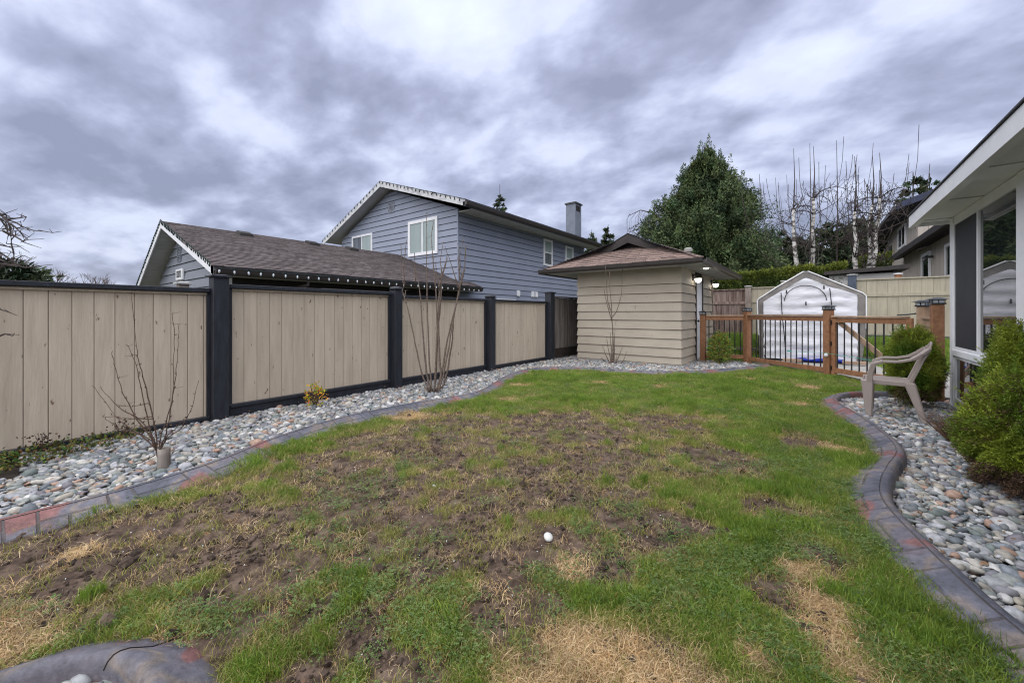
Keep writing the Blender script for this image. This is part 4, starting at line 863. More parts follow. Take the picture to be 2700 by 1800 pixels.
# hip roof with a gablet
EX0, EX1, EY0, EY1, EZ = -5.76, -1.86, 8.98, 14.1, 2.36; pt = .445; RX = (EX0+EX1)/2; RZ = EZ+pt*(RX-EX0); GYs = EY0+1.28; gzz = EZ+pt*1.28
b = MB(); b.add([(EX0,EY0,EZ),(EX1,EY0,EZ),(EX1,EY1,EZ),(EX0,EY1,EZ),(EX0+1.28,GYs,gzz),(EX1-1.28,GYs,gzz),(RX,GYs,RZ),(RX,EY1-1.95,RZ)], [(0,1,5,4),(4,5,6),(1,2,7,6,5),(3,0,4,6,7),(2,3,7),(3,2,1,0)]); b.build('roof_deck', M['gablet'], shed)
def shingle_face(A, B, C, D, expo, tab, limit):
    A,B,C,D = map(Vector,(A,B,C,D)); nrm = (B-A).cross(D-A).normalized(); nrm = nrm if nrm.z > 0 else -nrm; k = round(((A+B)/2-(C+D)/2).length/expo); r = random.Random(8)
    for i in range(k):
        t0, t1 = i/k, min(1,(i+1.3)/k); e0, e1, f0, f1 = A.lerp(D,t0), B.lerp(C,t0), A.lerp(D,t1), B.lerp(C,t1); W_ = (e1-e0).length; u = -(i % 2)*tab*.5
        while u < W_-.01:
            a, c = max(0,u)/W_, min(W_,u+tab)/W_; h = .016*r.uniform(.8,1.4); gq = .004/W_
            p = [e0.lerp(e1,a+gq), e0.lerp(e1,c-gq), f0.lerp(f1,c-gq), f0.lerp(f1,a+gq)]; ce = (p[0]+p[1])/2
            b = MB(); b.hexa([p[0]-nrm*.002,p[1]-nrm*.002,p[2]-nrm*.004,p[3]-nrm*.004,p[0]+nrm*h,p[1]+nrm*h,p[2]+nrm*.003,p[3]+nrm*.003]); b.build('shingle', M['shingle_red'], shed); u += tab
shingle_face((EX0-.02,EY0-.03,EZ-.005),(EX1+.02,EY0-.03,EZ-.005),(EX1-1.28,GYs,gzz+.004),(EX0+1.28,GYs,gzz+.004), .155, .31, 200)
shingled(shed, (EX1+.02,EY0,EZ), (EX1+.02,EY1,EZ), (RX,EY1-1.95,RZ+.01), (RX,GYs-.1,RZ+.01), M['shingle_dark'], .15, .31)
shingled(shed, (EX0-.02,EY1,EZ), (EX0-.02,EY0,EZ), (RX,GYs-.1,RZ+.01), (RX,EY1-1.95,RZ+.01), M['shingle_dark'], .15, .31)
for sx, ex in ((EX0, EX0+1.28), (EX1, EX1-1.28)):     # hip caps
    for k in range(9):
        a = Vector((sx,EY0,EZ)).lerp(Vector((ex,GYs,gzz)), k/9); c = Vector((sx,EY0,EZ)).lerp(Vector((ex,GYs,gzz)), (k+1.2)/9); b = MB(); b.beam(a+Vector((0,0,.022)), c+Vector((0,0,.012)), .16, .014); b.build('hip_shingle', M['shingle_red'], shed)
# gablet front: dark fascia boards with a shadowed notch
gy = GYs-.28; half = 1.02; b = MB()
for s_ in (-1, 1):
    b.hexa([(RX,gy,RZ-.20),(RX+s_*half,gy,RZ-.20-half*.40),(RX+s_*half,gy+.03,RZ-.20-half*.40),(RX,gy+.03,RZ-.20),(RX,gy,RZ+.04),(RX+s_*half,gy,RZ+.04-half*.47),(RX+s_*half,gy+.03,RZ+.04-half*.47),(RX,gy+.03,RZ+.04)])
b.build('gablet_fascia', M['gablet'], shed)
for s_ in (-1, 1):
    b = MB(); b.hexa([(RX,gy,RZ+.02),(RX+s_*half,gy,RZ+.02-half*.47),(RX+s_*half,GYs+.1,RZ+.02-half*.47),(RX,GYs+.1,RZ+.02),(RX,gy,RZ+.05),(RX+s_*half,gy,RZ+.05-half*.47),(RX+s_*half,GYs+.1,RZ+.05-half*.47),(RX,GYs+.1,RZ+.05)]); b.build('gablet_roof', M['shingle_dark'], shed)
# gutters, soffit with light and seams
for nm, a, c in (('f',(EX0-.06,EY0-.06),(EX1+.06,EY0-.06)),('r',(EX1+.06,EY0-.06),(EX1+.06,EY1)),('l',(EX0-.06,EY0-.06),(EX0-.06,EY1))):
    d = Vector((c[0]-a[0], c[1]-a[1], 0)).normalized(); o_ = Vector((d.y,-d.x,0)) if nm != 'l' else Vector((-1,0,0))
    if nm == 'r': o_ = Vector((1,0,0))
    A = Vector((*a,0)); b = MB(); b.prism([A+o_*q+Vector((0,0,z_)) for q, z_ in ((-.03,EZ-.12),(.05,EZ-.12),(.075,EZ-.08),(.085,EZ-.01),(.065,EZ-.01),(.05,EZ-.05),(-.03,EZ-.05))], Vector((c[0]-a[0],c[1]-a[1],0))); b.build('gutter', M['gutter'], shed)
b = MB(); b.box(EX0,EX1,EY0,EY1,EZ-.098,EZ-.085); b.build('soffit', M['soffit'], shed)
for i in range(34): yy = EY0+.15*i; b = MB(); b.box(SX1+.002,EX1-.002,yy,yy+.008,EZ-.106,EZ-.0985); b.build('soffit_seam', M['fascia_dirty'], shed)
b = MB(); b.lathe((-1.98,10.15,EZ-.125), [(.05,0),(.055,.01),(.05,.02)], 14); b.build('soffit_light', M['lampglass'], shed)
b = MB(); b.lathe((-2.28,9.75,EZ+.17), [(.05,0),(.05,.08),(.09,.09),(.09,.15),(.06,.18)], 12); b.build('roof_vent', M['concrete'], shed, smooth=False)
def wall_lamp(y, z, label):
    t = thing('wall_lamp', label, 'wall lamp', (SX1+.03,y,z), group='lamps beside the shed door')
    b = MB(); b.box(SX1+.022,SX1+.045,y-.05,y+.05,z-.02,z+.14); b.tube([(SX1+.04,y,z+.10),(SX1+.10,y,z+.14),(SX1+.15,y,z+.11),(SX1+.15,y,z+.07)], .012, 6); b.lathe((SX1+.15,y,z+.02), [(.085,0),(.08,.03),(.03,.055)], 14); b.build('bracket', M['iron'], t)
    b = MB(); b.lathe((SX1+.15,y,z-.08), [(.02,0),(.055,.02),(.075,.06),(.078,.10)], 14); b.build('lamp_glass', M['lampglass'], t, smooth=True)
wall_lamp(10.52, 2.03, 'lit wall lamp left of the white shed door'); wall_lamp(12.75, 2.03, 'lit wall lamp right of the white shed door')
p = MB(); p.tube([(-2.05,11.62,.0),(-2.30,12.55,1.95)], .013, 6); tag(p.build('garden_pole', M['bark_grey']), 'thin brown pole leaning on the shed beside its door', 'pole')
p = MB(); p.tube([(-1.9,11.75,.0),(-2.28,12.3,1.25)], .011, 6); tag(p.build('garden_pole', M['iron']), 'short dark pole leaning low on the shed beside its door', 'pole')

# ------------------------------------------------------------------ cedar railing and gate
rail = thing('cedar_railing', 'stained cedar railing with black balusters in front of the white tent', 'railing', (-1.26,11.15,0))
A_, B_, C_, E_ = Vector((-2.19,10.84,0)), Vector((-1.26,11.15,0)), Vector((.254,9.76,0)), Vector((1.315,7.93,0))
def cpost(parent, p, hw, h, ang, m, lantern=True, name='post'):
    mt = Matrix.Translation(p) @ Matrix.Rotation(ang,4,'Z'); b = MB(); b.box(-hw,hw,-hw,hw,-.06,h); me = b.mesh(name, m); me.transform(mt); po = obj(name, me, parent, bevel=.006)
    if lantern:
        e = hw+.012; b = MB(); b.box(-e,e,-e,e,h,h+.022)
        for sx in (-1,0,1):
            for sy in (-1,0,1):
                if sx or sy: b.box(sx*(e-.012)-.004,sx*(e-.012)+.004,sy*(e-.012)-.004,sy*(e-.012)+.004,h+.022,h+.06)
        e2 = e+.03; b.box(-e,e,-e,e,h+.06,h+.068); b.hexa([(-e2,-e2,h+.068),(e2,-e2,h+.068),(e2,e2,h+.068),(-e2,e2,h+.068),(-.03,-.03,h+.098),(.03,-.03,h+.098),(.03,.03,h+.098),(-.03,.03,h+.098)])
        me = b.mesh('lantern_cap', M['iron']); me.transform(mt); lc = obj('lantern_cap', me, po) if False else obj('lantern_cap', me, parent)
        b = MB(); b.box(-e+.018,e-.018,-e+.018,e-.018,h+.0225,h+.0595); me = b.mesh('lantern_glass', M['bulb']); me.transform(mt); obj('lantern_glass', me, parent)
    return po
angBC = math.atan2((C_-B_).y, (C_-B_).x)
cpost(rail, A_, .062, 1.16, 0, M['cedar']); cpost(rail, B_, .066, 1.24, angBC, M['cedar']); cpost(rail, C_, .064, 1.26, angBC, M['cedar'])
def bay(parent, a, c, zt, zb, n, m=M['cedar'], bal=.0125, capm=None):
    d = (c-a).normalized(); s_ = a+d*.07; e = c-d*.08; up = Vector((0,0,1))
    b = MB(); b.beam(s_+up*zt, e+up*zt, .10, .032); b.build('cap_rail', capm or M['cedar_old'], parent, bevel=.004)
    b = MB(); b.beam(s_+up*(zt-.065), e+up*(zt-.065), .04, .092); b.build('top_rail', m, parent, bevel=.004)
    b = MB(); b.beam(s_+up*(zb), e+up*(zb), .04, .092); b.build('bottom_rail', m, parent, bevel=.004)
    hh = zt-.11-(zb+.045); bm = MB(); bm.tube([(0,0,0),(0,0,hh)], bal, 6); me = bm.mesh('baluster', M['iron'])
    for i in range(n):
        p = s_.lerp(e, (i+.6)/(n+.2)); o = bpy.data.objects.new('baluster', me); COL.objects.link(o); o.parent = parent; o.location = p+up*(zb+.045)-parent.location
bay(rail, A_, B_, 1.14, .13, 7); bay(rail, B_, C_, 1.155, .10, 14)
gd = Vector((1.26,8.69,0)); gate = thing('cedar_gate', 'cedar gate with black balusters and a diagonal brace beside the tent', 'gate', C_)
a2 = C_+(gd-C_).normalized()*.03
bay(gate, a2, gd, 1.135, .12, 9)
b = MB(); q = (gd-C_).normalized(); bk = Vector((-q.y,q.x,0))*(-.0)+Vector((q.y,-q.x,0))*(-.05); b.beam(a2+q*.15+Vector((0,0,1.03))+bk, gd-q*.12+Vector((0,0,.18))+bk, .03, .085); b.build('brace', M['cedar_old'], gate)
for s_ in (a2+q*.09, gd-q*.05): b = MB(); b.beam(s_+Vector((0,0,.0)), s_+Vector((0,0,1.12)), .045, .08, up=(q.x,q.y,0)); b.build('stile', M['cedar'], gate)
for z in (1.02,.62,.16):
    b = MB(); fr = Vector((-.6045,.797,0))*-1; c = C_+fr*.088+Vector((0,0,z)); b.beam(c-Vector((0,0,.04)), c+Vector((0,0,.04)), .055, .02, up=(fr.x,fr.y,0)); b.build('hinge', M['iron'], gate)
b = MB(); b.tube([gd+Vector((-.18,.05,1.17)),gd+Vector((-.05,.0,1.18)),gd+Vector((.04,-.06,1.20))], .012, 6); b.build('latch', M['iron'], gate)
lp = Vector((1.35,8.56,0)); pst = thing('gate_post', 'greenish treated post with lantern cap at the latch side of the gate', 'post', lp); cpost(pst, lp, .058, 1.30, angBC, M['cedar_old'])
hp = Vector((1.385,7.95,0)); pst = thing('house_post', 'tall cedar post with lantern cap beside the sunroom corner', 'post', hp); cpost(pst, hp, .060, 1.32, R(5), M['cedar'])
b = MB(); b.beam(lp+Vector((0,-.07,1.13)), hp+Vector((0,.07,1.13)), .09, .03); b.beam(lp+Vector((0,-.07,1.06)), hp+Vector((0,.07,1.06)), .04, .10); b.build('short_rail', M['cedar_old'], pst)
b = MB(); b.tube([(-.35,10.15,.40),(.20,9.66,.44),(.75,9.15,.40),(1.2,8.6,.36)], .0035, 5); b.tube([(-.35,10.15,.40),(-.42,10.2,.41)], .012, 6); tag(b.build('rope', mat('turquoise_cord', (.03,.42,.33), rough=.6)), 'thin turquoise cord tied across the gate and railing', 'cord')
b = MB(); b.lathe((.215,9.67,.36), [(.01,0),(.035,.02),(.03,.06),(.012,.075)], 10); tag(b.build('hook', M['white'], smooth=True), 'small white cleat on the gate post holding the turquoise cord', 'cleat')

# ------------------------------------------------------------------ white shelter tent
T0, T1 = Vector((-.975,11.90,.03)), Vector((.835,12.12,.03)); tx = (T1-T0).normalized(); ty = Vector((-tx.y,tx.x,0)); tcn = (T0+T1)/2; TSX = .84
tent = thing('storage_tent', 'white and grey storage tent with zipped front behind the railing', 'tent', tcn)
def TP(x, y, z): return tcn+tx*x*TSX*(1-.02*y)+ty*y+Vector((0,0,z))
outer = [(-1.20,0),(-1.22,.6),(-1.26,1.46),(-1.23,1.52),(-.75,1.82),(-.12,2.17),(.0,2.17),(.6,1.90),(1.20,1.62),(1.27,1.55),(1.27,.8),(1.18,0)]
b = MB(); n = len(outer); ds = [0,.05,.6,1.2,1.8]; vs = [TP(x+.01*math.sin(9*z+y*3), y, z-(.03*math.sin(y*2.6) if z > .3 else 0)) for y in ds for x, z in outer]
fs = [(j*n+i, j*n+i+1, (j+1)*n+i+1, (j+1)*n+i) for j in range(len(ds)-1) for i in range(n-1)]; b.add(vs, fs); b.add([TP(x,1.8,z) for x, z in outer], [tuple(range(n))]); b.build('cover', M['cover'], tent)
inner = [(-1.05,.03),(-1.08,.6),(-1.12,1.42),(-1.10,1.46),(-.62,1.75),(-.10,2.02),(-.04,2.02),(.52,1.80),(1.06,1.60),(1.08,1.54),(1.10,.8),(1.06,.03)]
b = MB(); vs = [TP(x,-.005,z) for x, z in outer]+[TP(x*1.0,-.05,z) for x, z in inner]; b.add(vs, [(i,i+1,n+i+1,n+i) for i in range(n-1)]); b.build('front_border', M['cover'], tent)
b = MB(); b.tube([TP(x,-.02,z+.012) for x, z in outer[1:-1]], .014, 6); b.build('piping', M['white'], tent)
# front panel as a rumpled sheet
nx, nz = 60, 60; vs = []; 
def topz(x): return float(np.interp(x, [p[0] for p in inner[3:9]], [p[1] for p in inner[3:9]]))
for j in range(nz+1):
    for i in range(nx+1):
        x = -1.10+2.18*i/nx; zt_ = topz(x); z = .04+(zt_-.04)*j/nz
        dsp = .055*float(fbm(x,z*2.2,2.2,3,70))+.022*math.sin(z*26+4*float(vnoise(x,z,1.5,7)))*float(vnoise(x,z,2,3))
        vs.append(TP(x, -.02-dsp, z))
b = MB(); b.add(vs, [(j*(nx+1)+i, j*(nx+1)+i+1, (j+1)*(nx+1)+i+1, (j+1)*(nx+1)+i) for j in range(nz) for i in range(nx)]); b.build('front_panel', M['tarp'], tent, smooth=True)
def strip(pts, w_, nm): b = MB(); b.tube([TP(x,-.085,z) for x, z in pts], w_, 5); b.build(nm, M['iron'], tent)
strip([(-.66,1.68),(-.64,1.2),(-.58,.6),(-.54,.05)], .010, 'zip'); strip([(.47,1.76),(.52,1.3),(.57,.7),(.6,.05)], .010, 'zip')
strip([(-.09-.49*math.cos(t), 1.47+.37*math.sin(t)) for t in np.linspace(0,math.pi,15)], .010, 'window_piping')
for x, z in ((-.53,1.70),(.34,1.78),(-.07,1.40)): b = MB(); b.beam(TP(x,-.092,z-.045), TP(x,-.092,z+.045), .028, .008, up=tuple(ty)); b.build('toggle', M['iron'], tent)
for x in (-1.2, 1.2): b = MB(); b.tube([TP(x,.05,0),TP(x*1.01,.05,1.45)], .02, 6); b.build('frame_leg', M['iron'], tent)
bt_ = MB(); vs = [TP(-.35+1.15*i/10, -.22-.05*math.sin(i*1.9), .03+.07*(j)*abs(math.sin(i*.9+.7))) if j < 2 else TP(-.35+1.15*i/10, -.02, .05+.05*math.sin(i*2.3)**2) for j in range(3) for i in range(11)]
bt_.add(vs, [(j*11+i, j*11+i+1, (j+1)*11+i+1, (j+1)*11+i) for j in range(2) for i in range(10)]); tag(bt_.build('blue_tarp', M['bluetarp']), 'crumpled blue tarpaulin at the foot of the white tent', 'tarpaulin')
for (x, y, l, lab) in ((-.42,-.36,.45,'short plank lying in front of the tent at left'), (.95,-.30,.5,'short plank lying at the right corner of the tent')):
    b = MB(); b.beam(TP(x-l/2,y,.05), TP(x+l/2,y-.05,.05), .12, .06); tag(b.build('plank', M['cedar_old'], bevel=.005), lab, 'plank')
b = MB(); b.box(-3.3,-1.1,13.2,13.32,-.05,.20); tag(b.build('timber_edging', M['weather'], bevel=.01), 'dark timber edging of the raised lawn behind the railing', 'edging')

# ------------------------------------------------------------------ white sunroom at right
WX = 1.48; YC = 7.76
sun_r = thing('white_house', 'white sunroom wing with tall windows at the right edge', 'house', (2.5,4,0))
b = MB(); b.box(WX+.02,4.0,-3.0,YC-.03,.0,2.45); b.build('wall', M['white'], sun_r)
b = MB(); b.box(WX-.012,WX+.10,YC-.20,YC,-.04,2.52); b.build('corner_post', M['white'], sun_r, bevel=.006)
b = MB(); b.box(WX-.0,4.0,-3.0,YC-.01,-.1,.07); b.build('foundation', M['concrete'], sun_r)
def wbx(nm, y0, y1, z0, z1, q0, q1, m=M['white'], par=None): b = MB(); b.box(WX-q1, WX+.02-q0, y0, y1, z0, z1); return b.build(nm, m, par or sun_r, bevel=.003 if m is M['white'] else 0)
bays = [(5.50,7.50),(2.9,5.28),(.3,2.7),(-2.3,.1)]
for y0, y1 in bays:
    wbx('sill', y0, y1, .66, .735, -.0, .045)
    wbx('window_rail', y0, y1, 2.36, 2.44, -.0, .022)
    fr = MB(); mid_ = y0+(y1-y0)*.54
    for a, c, z0, z1 in ((y0,y0+.035,.735,2.36),(y1-.035,y1,.735,2.36),(mid_-.022,mid_+.022,.735,2.36),(y0+.035,mid_-.022,.735,.775),(mid_+.022,y1-.035,.735,.775),(y0+.035,mid_-.022,2.325,2.36),(mid_+.022,y1-.035,2.325,2.36)): fr.box(WX-.028,WX+.01,a,c,z0,z1)
    wo = fr.build('window', M['white'], sun_r)
    b = MB(); b.box(WX-.008,WX+.012,y0+.035,mid_-.022,.775,2.325); b.build('pane', M['pane'], wo)
    b = MB(); b.box(WX-.018,WX+.002,mid_+.022,y1-.035,.775,2.325); b.build('pane', M['screen'], wo)
    b = MB(); 
    for a, c, z0, z1 in ((y0,y0+.035,.08,.655),(y1-.035,y1,.08,.655),(y0+.035,y1-.035,.08,.115),(y0+.035,y1-.035,.62,.655)): b.box(WX-.02,WX+.01,a,c,z0,z1)
    wo = b.build('lower_window', M['white'], sun_r); b = MB(); b.box(WX-.002,WX+.014,y0+.035,y1-.035,.115,.62); b.build('pane', M['pane'], wo)
for ya, yb in ((7.50,7.56),(5.28,5.50),(2.7,2.9),(.1,.3)): wbx('mullion', ya, yb, .05, 2.44, -.0, .034)
# eave: soffit sheets, battens, fascia
b = MB(); b.box(1.125,WX+.3,-3.0,YC+.05,2.445,2.475); b.build('soffit', M['white'], sun_r)
for yy in np.arange(-2.2, 7.6, 1.22): b = MB(); b.box(1.13,WX-.03,yy,yy+.014,2.436,2.4445); b.build('soffit_seam', M['fascia_dirty'], sun_r)
b = MB(); b.box(1.12,1.16,-3.0,YC+.03,2.40,2.444); b.build('soffit_edge', M['white'], sun_r)
b = MB(); b.box(1.085,1.118,-3.0,YC+.05,2.395,2.55); b.build('fascia', M['white'], sun_r)
b = MB(); b.hexa([(1.07,-3.0,2.555),(4.5,-3.0,3.5),(4.5,YC+.07,3.5),(1.07,YC+.07,2.555),(1.07,-3.0,2.57),(4.5,-3.0,3.52),(4.5,YC+.07,3.52),(1.07,YC+.07,2.57)]); b.build('roof', M['shingle_dark'], sun_r)
b = MB(); b.box(1.12,4.0,YC+.02,YC+.05,2.40,2.44); b.hexa([(1.12,YC+.02,2.44),(4.4,YC+.02,2.44),(4.4,YC+.05,2.44),(1.12,YC+.05,2.44),(1.12,YC+.02,2.55),(4.4,YC+.02,3.46),(4.4,YC+.05,3.46),(1.12,YC+.05,2.55)]); b.build('end_fascia', M['white'], sun_r)

# ------------------------------------------------------------------ tan neighbour house at the back right
tan = thing('tan_house', 'tall tan board sided house with navy trimmed roof behind the back fence', 'house', (6,28,.4))
NX = 4.1
b = MB(); b.box(NX+.03,12,27.5,37,.3,6.4); b.box(NX+.03,12,19.4,27.45,.3,4.2); b.build('wall', M['tan_house_dark'], tan)
def vboards(parent, m, O, d, n, u0, u1, zf, w_=.32, z0=.3):
    u = u0; O = Vector((*O,0)); d = Vector((*d,0)); n = Vector((*n,0))
    while u < u1-.02:
        e = min(u+w_,u1); P = lambda uu, z, q: O+d*uu+n*q+Vector((0,0,z)); b = MB(); b.hexa([P(u+.006,z0,0),P(e-.006,z0,0),P(e-.006,z0,.02),P(u+.006,z0,.02),P(u+.006,zf(u),0),P(e-.006,zf(e),0),P(e-.006,zf(e),.02),P(u+.006,zf(u),.02)]); b.build('board', m, parent); u = e
vboards(tan, M['tan_house'], (NX+.03,27.5), (0,1), (-1,0), 0, 9.5, lambda u: 6.35, .45)
vboards(tan, M['tan_house'], (NX+.03,27.47), (1,0), (0,-1), 0, 6.5, lambda u: 6.3+.30*u, .36, z0=4.3)
vboards(tan, M['tan_house'], (NX+.03,19.4), (0,1), (-1,0), 0, 8.0, lambda u: 4.15, .40)
# upper roof
b = MB(); b.hexa([(3.3,26.9,6.35),(9,26.9,8.5),(9,38,8.5),(3.3,38,6.35),(3.3,26.9,6.50),(9,26.9,8.65),(9,38,8.65),(3.3,38,6.50)]); b.build('roof', M['gablet'], tan)
b = MB(); b.hexa([(3.3,26.85,6.28),(9,26.85,8.40),(9,26.89,8.40),(3.3,26.85+.04,6.28),(3.3,26.85,6.58),(9,26.85,8.70),(9,26.89,8.70),(3.3,26.89,6.58)]); b.build('rake_fascia', M['navy'], tan)
b = MB(); b.box(3.2,3.29,26.9,38,6.30,6.48); b.build('gutter', M['gutter'], tan)
b = MB(); b.tube([(3.25,37.5,6.3),(3.3,37.5,6.0),(4.0,37.4,5.6),(4.05,37.3,.5)], .05, 6); b.build('downspout', M['soffit'], tan)
# lower lean-to roof running towards the garden
b = MB(); b.hexa([(3.55,19.0,4.2),(NX+2.0,19.0,4.9),(NX+2.0,31.0,4.9),(3.55,31.0,4.2),(3.55,19.0,4.32),(NX+2.0,19.0,5.02),(NX+2.0,31.0,5.02),(3.55,31.0,4.32)]); b.build('lower_roof', M['gablet'], tan)
b = MB(); b.box(3.50,3.545,19.0,31.0,4.12,4.36); b.build('lower_fascia', M['gablet'], tan)
b = MB(); b.hexa([(3.5,31.01,4.1),(5.2,31.01,4.7),(5.2,31.05,4.7),(3.5,31.05,4.1),(3.5,31.01,4.4),(5.2,31.01,5.0),(5.2,31.05,5.0),(3.5,31.05,4.4)]); b.build('rake_fascia', M['navy'], tan)
window(tan, (NX,37), (0,-1), (-1,0), 4.6, 6.9, 4.9, 6.15, [M['pane'], M['pane']], .10, off=.05)
window(tan, (NX,37), (0,-1), (-1,0), .6, 2.8, 3.4, 5.6, [M['pane_dark']], .06, off=.05, fm=M['tan_house'])
window(tan, (NX,27), (0,-1), (-1,0), .9, 2.5, 1.9, 3.9, [M['pane']], .14, off=.05)
window(tan, (NX,27), (0,-1), (-1,0), 5.0, 6.0, 2.5, 3.8, [M['pane']], .12, off=.05)
b = MB(); b.box(NX-.25,NX-.02,24.1,24.25,3.55,3.65); b.tube([(NX-.2,24.17,3.55),(NX-.3,24.17,3.42)], .06, 8); b.build('flood_lamp', M['iron'], tan)
lowb = thing('low_outbuilding', 'low flat roofed grey outbuilding behind the back fence below the birches', 'outbuilding', (1.4,19,.4))
b = MB(); b.box(.5,2.4,18.8,21.5,.3,2.60); b.build('wall', M['soffit'], lowb)
b = MB(); b.hexa([(.35,18.5,2.60),(2.6,18.5,2.70),(2.6,21.6,2.70),(.35,21.6,2.60),(.35,18.5,2.72),(2.6,18.5,2.84),(2.6,21.6,2.84),(.35,21.6,2.72)]); b.build('roof', M['gablet'], lowb)
far = thing('far_house', 'brown house with grey hip roof behind the hedge left of the tan house', 'house', (4.5,41,.4))
b = MB(); b.box(3.4,9.5,44,52,.3,5.0); b.build('wall', M['tan_house_dark'], far)
b = MB(); b.add([(2.6,43.2,4.9),(10.5,43.2,4.9),(10.5,53,4.9),(2.6,53,4.9),(5.0,47,6.6),(8,47,6.6)], [(0,1,5,4),(1,2,5),(2,3,4,5),(3,0,4),(3,2,1,0)]); b.build('roof', M['shingle_dark'], far)
b = MB(); b.box(2.55,10.55,43.12,43.19,4.75,4.98); b.build('gutter', M['gutter'], far)
corner = thing('left_house_corner', 'brown roof corner of a house showing at the left picture edge', 'house', (-13.6,-.9,0))
b = MB(); b.box(-17,-13.9,-6,-1.2,-.1,2.7); b.build('wall', M['shed_siding'], corner)
b = MB(); b.hexa([(-13.2,-6,2.78),(-13.2,-.35,2.78),(-17,-.35,4.5),(-17,-6,4.5),(-13.2,-6,2.92),(-13.2,-.35,2.92),(-17,-.35,4.65),(-17,-6,4.65)]); b.build('roof', M['shingle_red'], corner)
b = MB(); b.box(-13.9,-13.2,-6,-.36,2.74,2.775); b.build('soffit', M['soffit'], corner)

# ------------------------------------------------------------------ plastic chair
ch = thing('plastic_chair', 'taupe plastic armchair standing on the pebbles facing the lawn', 'chair', (.72,6.4,0))
# local frame: x forward towards the lawn (-X world), y across
cm = Matrix.Translation((.775,6.42,-.005)) @ Matrix.Rotation(R(173.5),4,'Z')
def cpart(name, b, bevel=.008, smooth=False):
    me = b.mesh(name, M['plastic'], smooth); me.transform(cm); return obj(name, me, ch, bevel)
def taper(b, p0, p1, w0, d0, w1, d1):
    p0, p1 = Vector(p0), Vector(p1); b.hexa([p0+Vector((-d0/2,-w0/2,0)),p0+Vector((d0/2,-w0/2,0)),p0+Vector((d0/2,w0/2,0)),p0+Vector((-d0/2,w0/2,0)),p1+Vector((-d1/2,-w1/2,0)),p1+Vector((d1/2,-w1/2,0)),p1+Vector((d1/2,w1/2,0)),p1+Vector((-d1/2,w1/2,0))])
for s_ in (-1, 1):
    b = MB(); taper(b, (.215,s_*.265,0), (.235,s_*.245,.43), .045,.055, .06,.115); cpart('leg', b, .012)
    b = MB(); taper(b, (-.235,s_*.255,0), (-.115,s_*.225,.43), .04,.05, .05,.10); cpart('leg', b, .012)
    b = MB()     # arm rises from the front leg, sweeps back and up into the backrest
    pts = [(.215,s_*.25,.40),(.205,s_*.262,.52),(.175,s_*.270,.62),(.10,s_*.275,.655),(-.02,s_*.275,.66),(-.13,s_*.265,.69),(-.20,s_*.24,.745),(-.26,s_*.19,.80)]
    for i in range(len(pts)-1):
        a, c = Vector(pts[i]), Vector(pts[i+1]); w0 = [.05,.05,.055,.06,.06,.055,.05,.045][i]; hgt = [.055,.05,.035,.03,.03,.035,.035,.04][i]; b.beam(a, a.lerp(c,1.06), w0, hgt, up=(0,0,1) if i > 2 else (1,0,0))
    cpart('arm', b, .006)
    b = MB(); pts = [(-.115,s_*.20,.40),(-.17,s_*.205,.55),(-.215,s_*.20,.68),(-.275,s_*.17,.82)]
    for a, c in zip(pts, pts[1:]): b.beam(a, Vector(a).lerp(Vector(c),1.05), .035, .035, up=(1,0,0))
    cpart('back_frame', b, .006)
b = MB(); nx, ny = 8, 8; vs = []
for i in range(nx+1):
    for j in range(ny+1):
        x = .27-.40*i/nx; y = -.235+.47*j/ny; z = .435-.03*math.sin(math.pi*i/nx)*math.cos((j/ny-.5)*math.pi)-(.02 if i == 0 else 0)-.02*i/nx; vs.append((x,y,z))
vs2 = [(x,y,z-.012) for x, y, z in vs]; k = (nx+1)*(ny+1); q = [(i*(ny+1)+j, i*(ny+1)+j+1, (i+1)*(ny+1)+j+1, (i+1)*(ny+1)+j) for i in range(nx) for j in range(ny)]
b.add(vs+vs2, q+[tuple(k+v for v in f[::-1]) for f in q]); cpart('seat', b, 0, True)
b = MB(); b.box(-.12,.28,-.245,-.232,.385,.43); b.box(-.12,.28,.232,.245,.385,.43); b.box(.268,.28,-.232,.232,.39,.43); b.box(-.125,-.113,-.232,.232,.37,.42); cpart('seat_rim', b, .003)
b = MB()
for j in range(-4, 5):
    if abs(j) == 4: continue
    y = j*.044; pts = [(-.12,y,.40),(-.18,y*1.0,.55),(-.225,y*1.0,.68),(-.28+.010*abs(j)/4,y*.92,.84-.012*abs(j))]
    for a, c in zip(pts, pts[1:]): b.beam(a, Vector(a).lerp(Vector(c),1.04), .024, .01, up=(1,0,0))
cpart('back_slats', b, 0)
b = MB(); tp = [(-.262,-.19,.79),(-.283,-.13,.84),(-.29,-.05,.862),(-.29,.05,.862),(-.283,.13,.84),(-.262,.19,.79)]
for a, c in zip(tp, tp[1:]): b.beam(a, Vector(a).lerp(Vector(c),1.04), .05, .016, up=(.96,0,.26))
cpart('top_rail', b, .004)

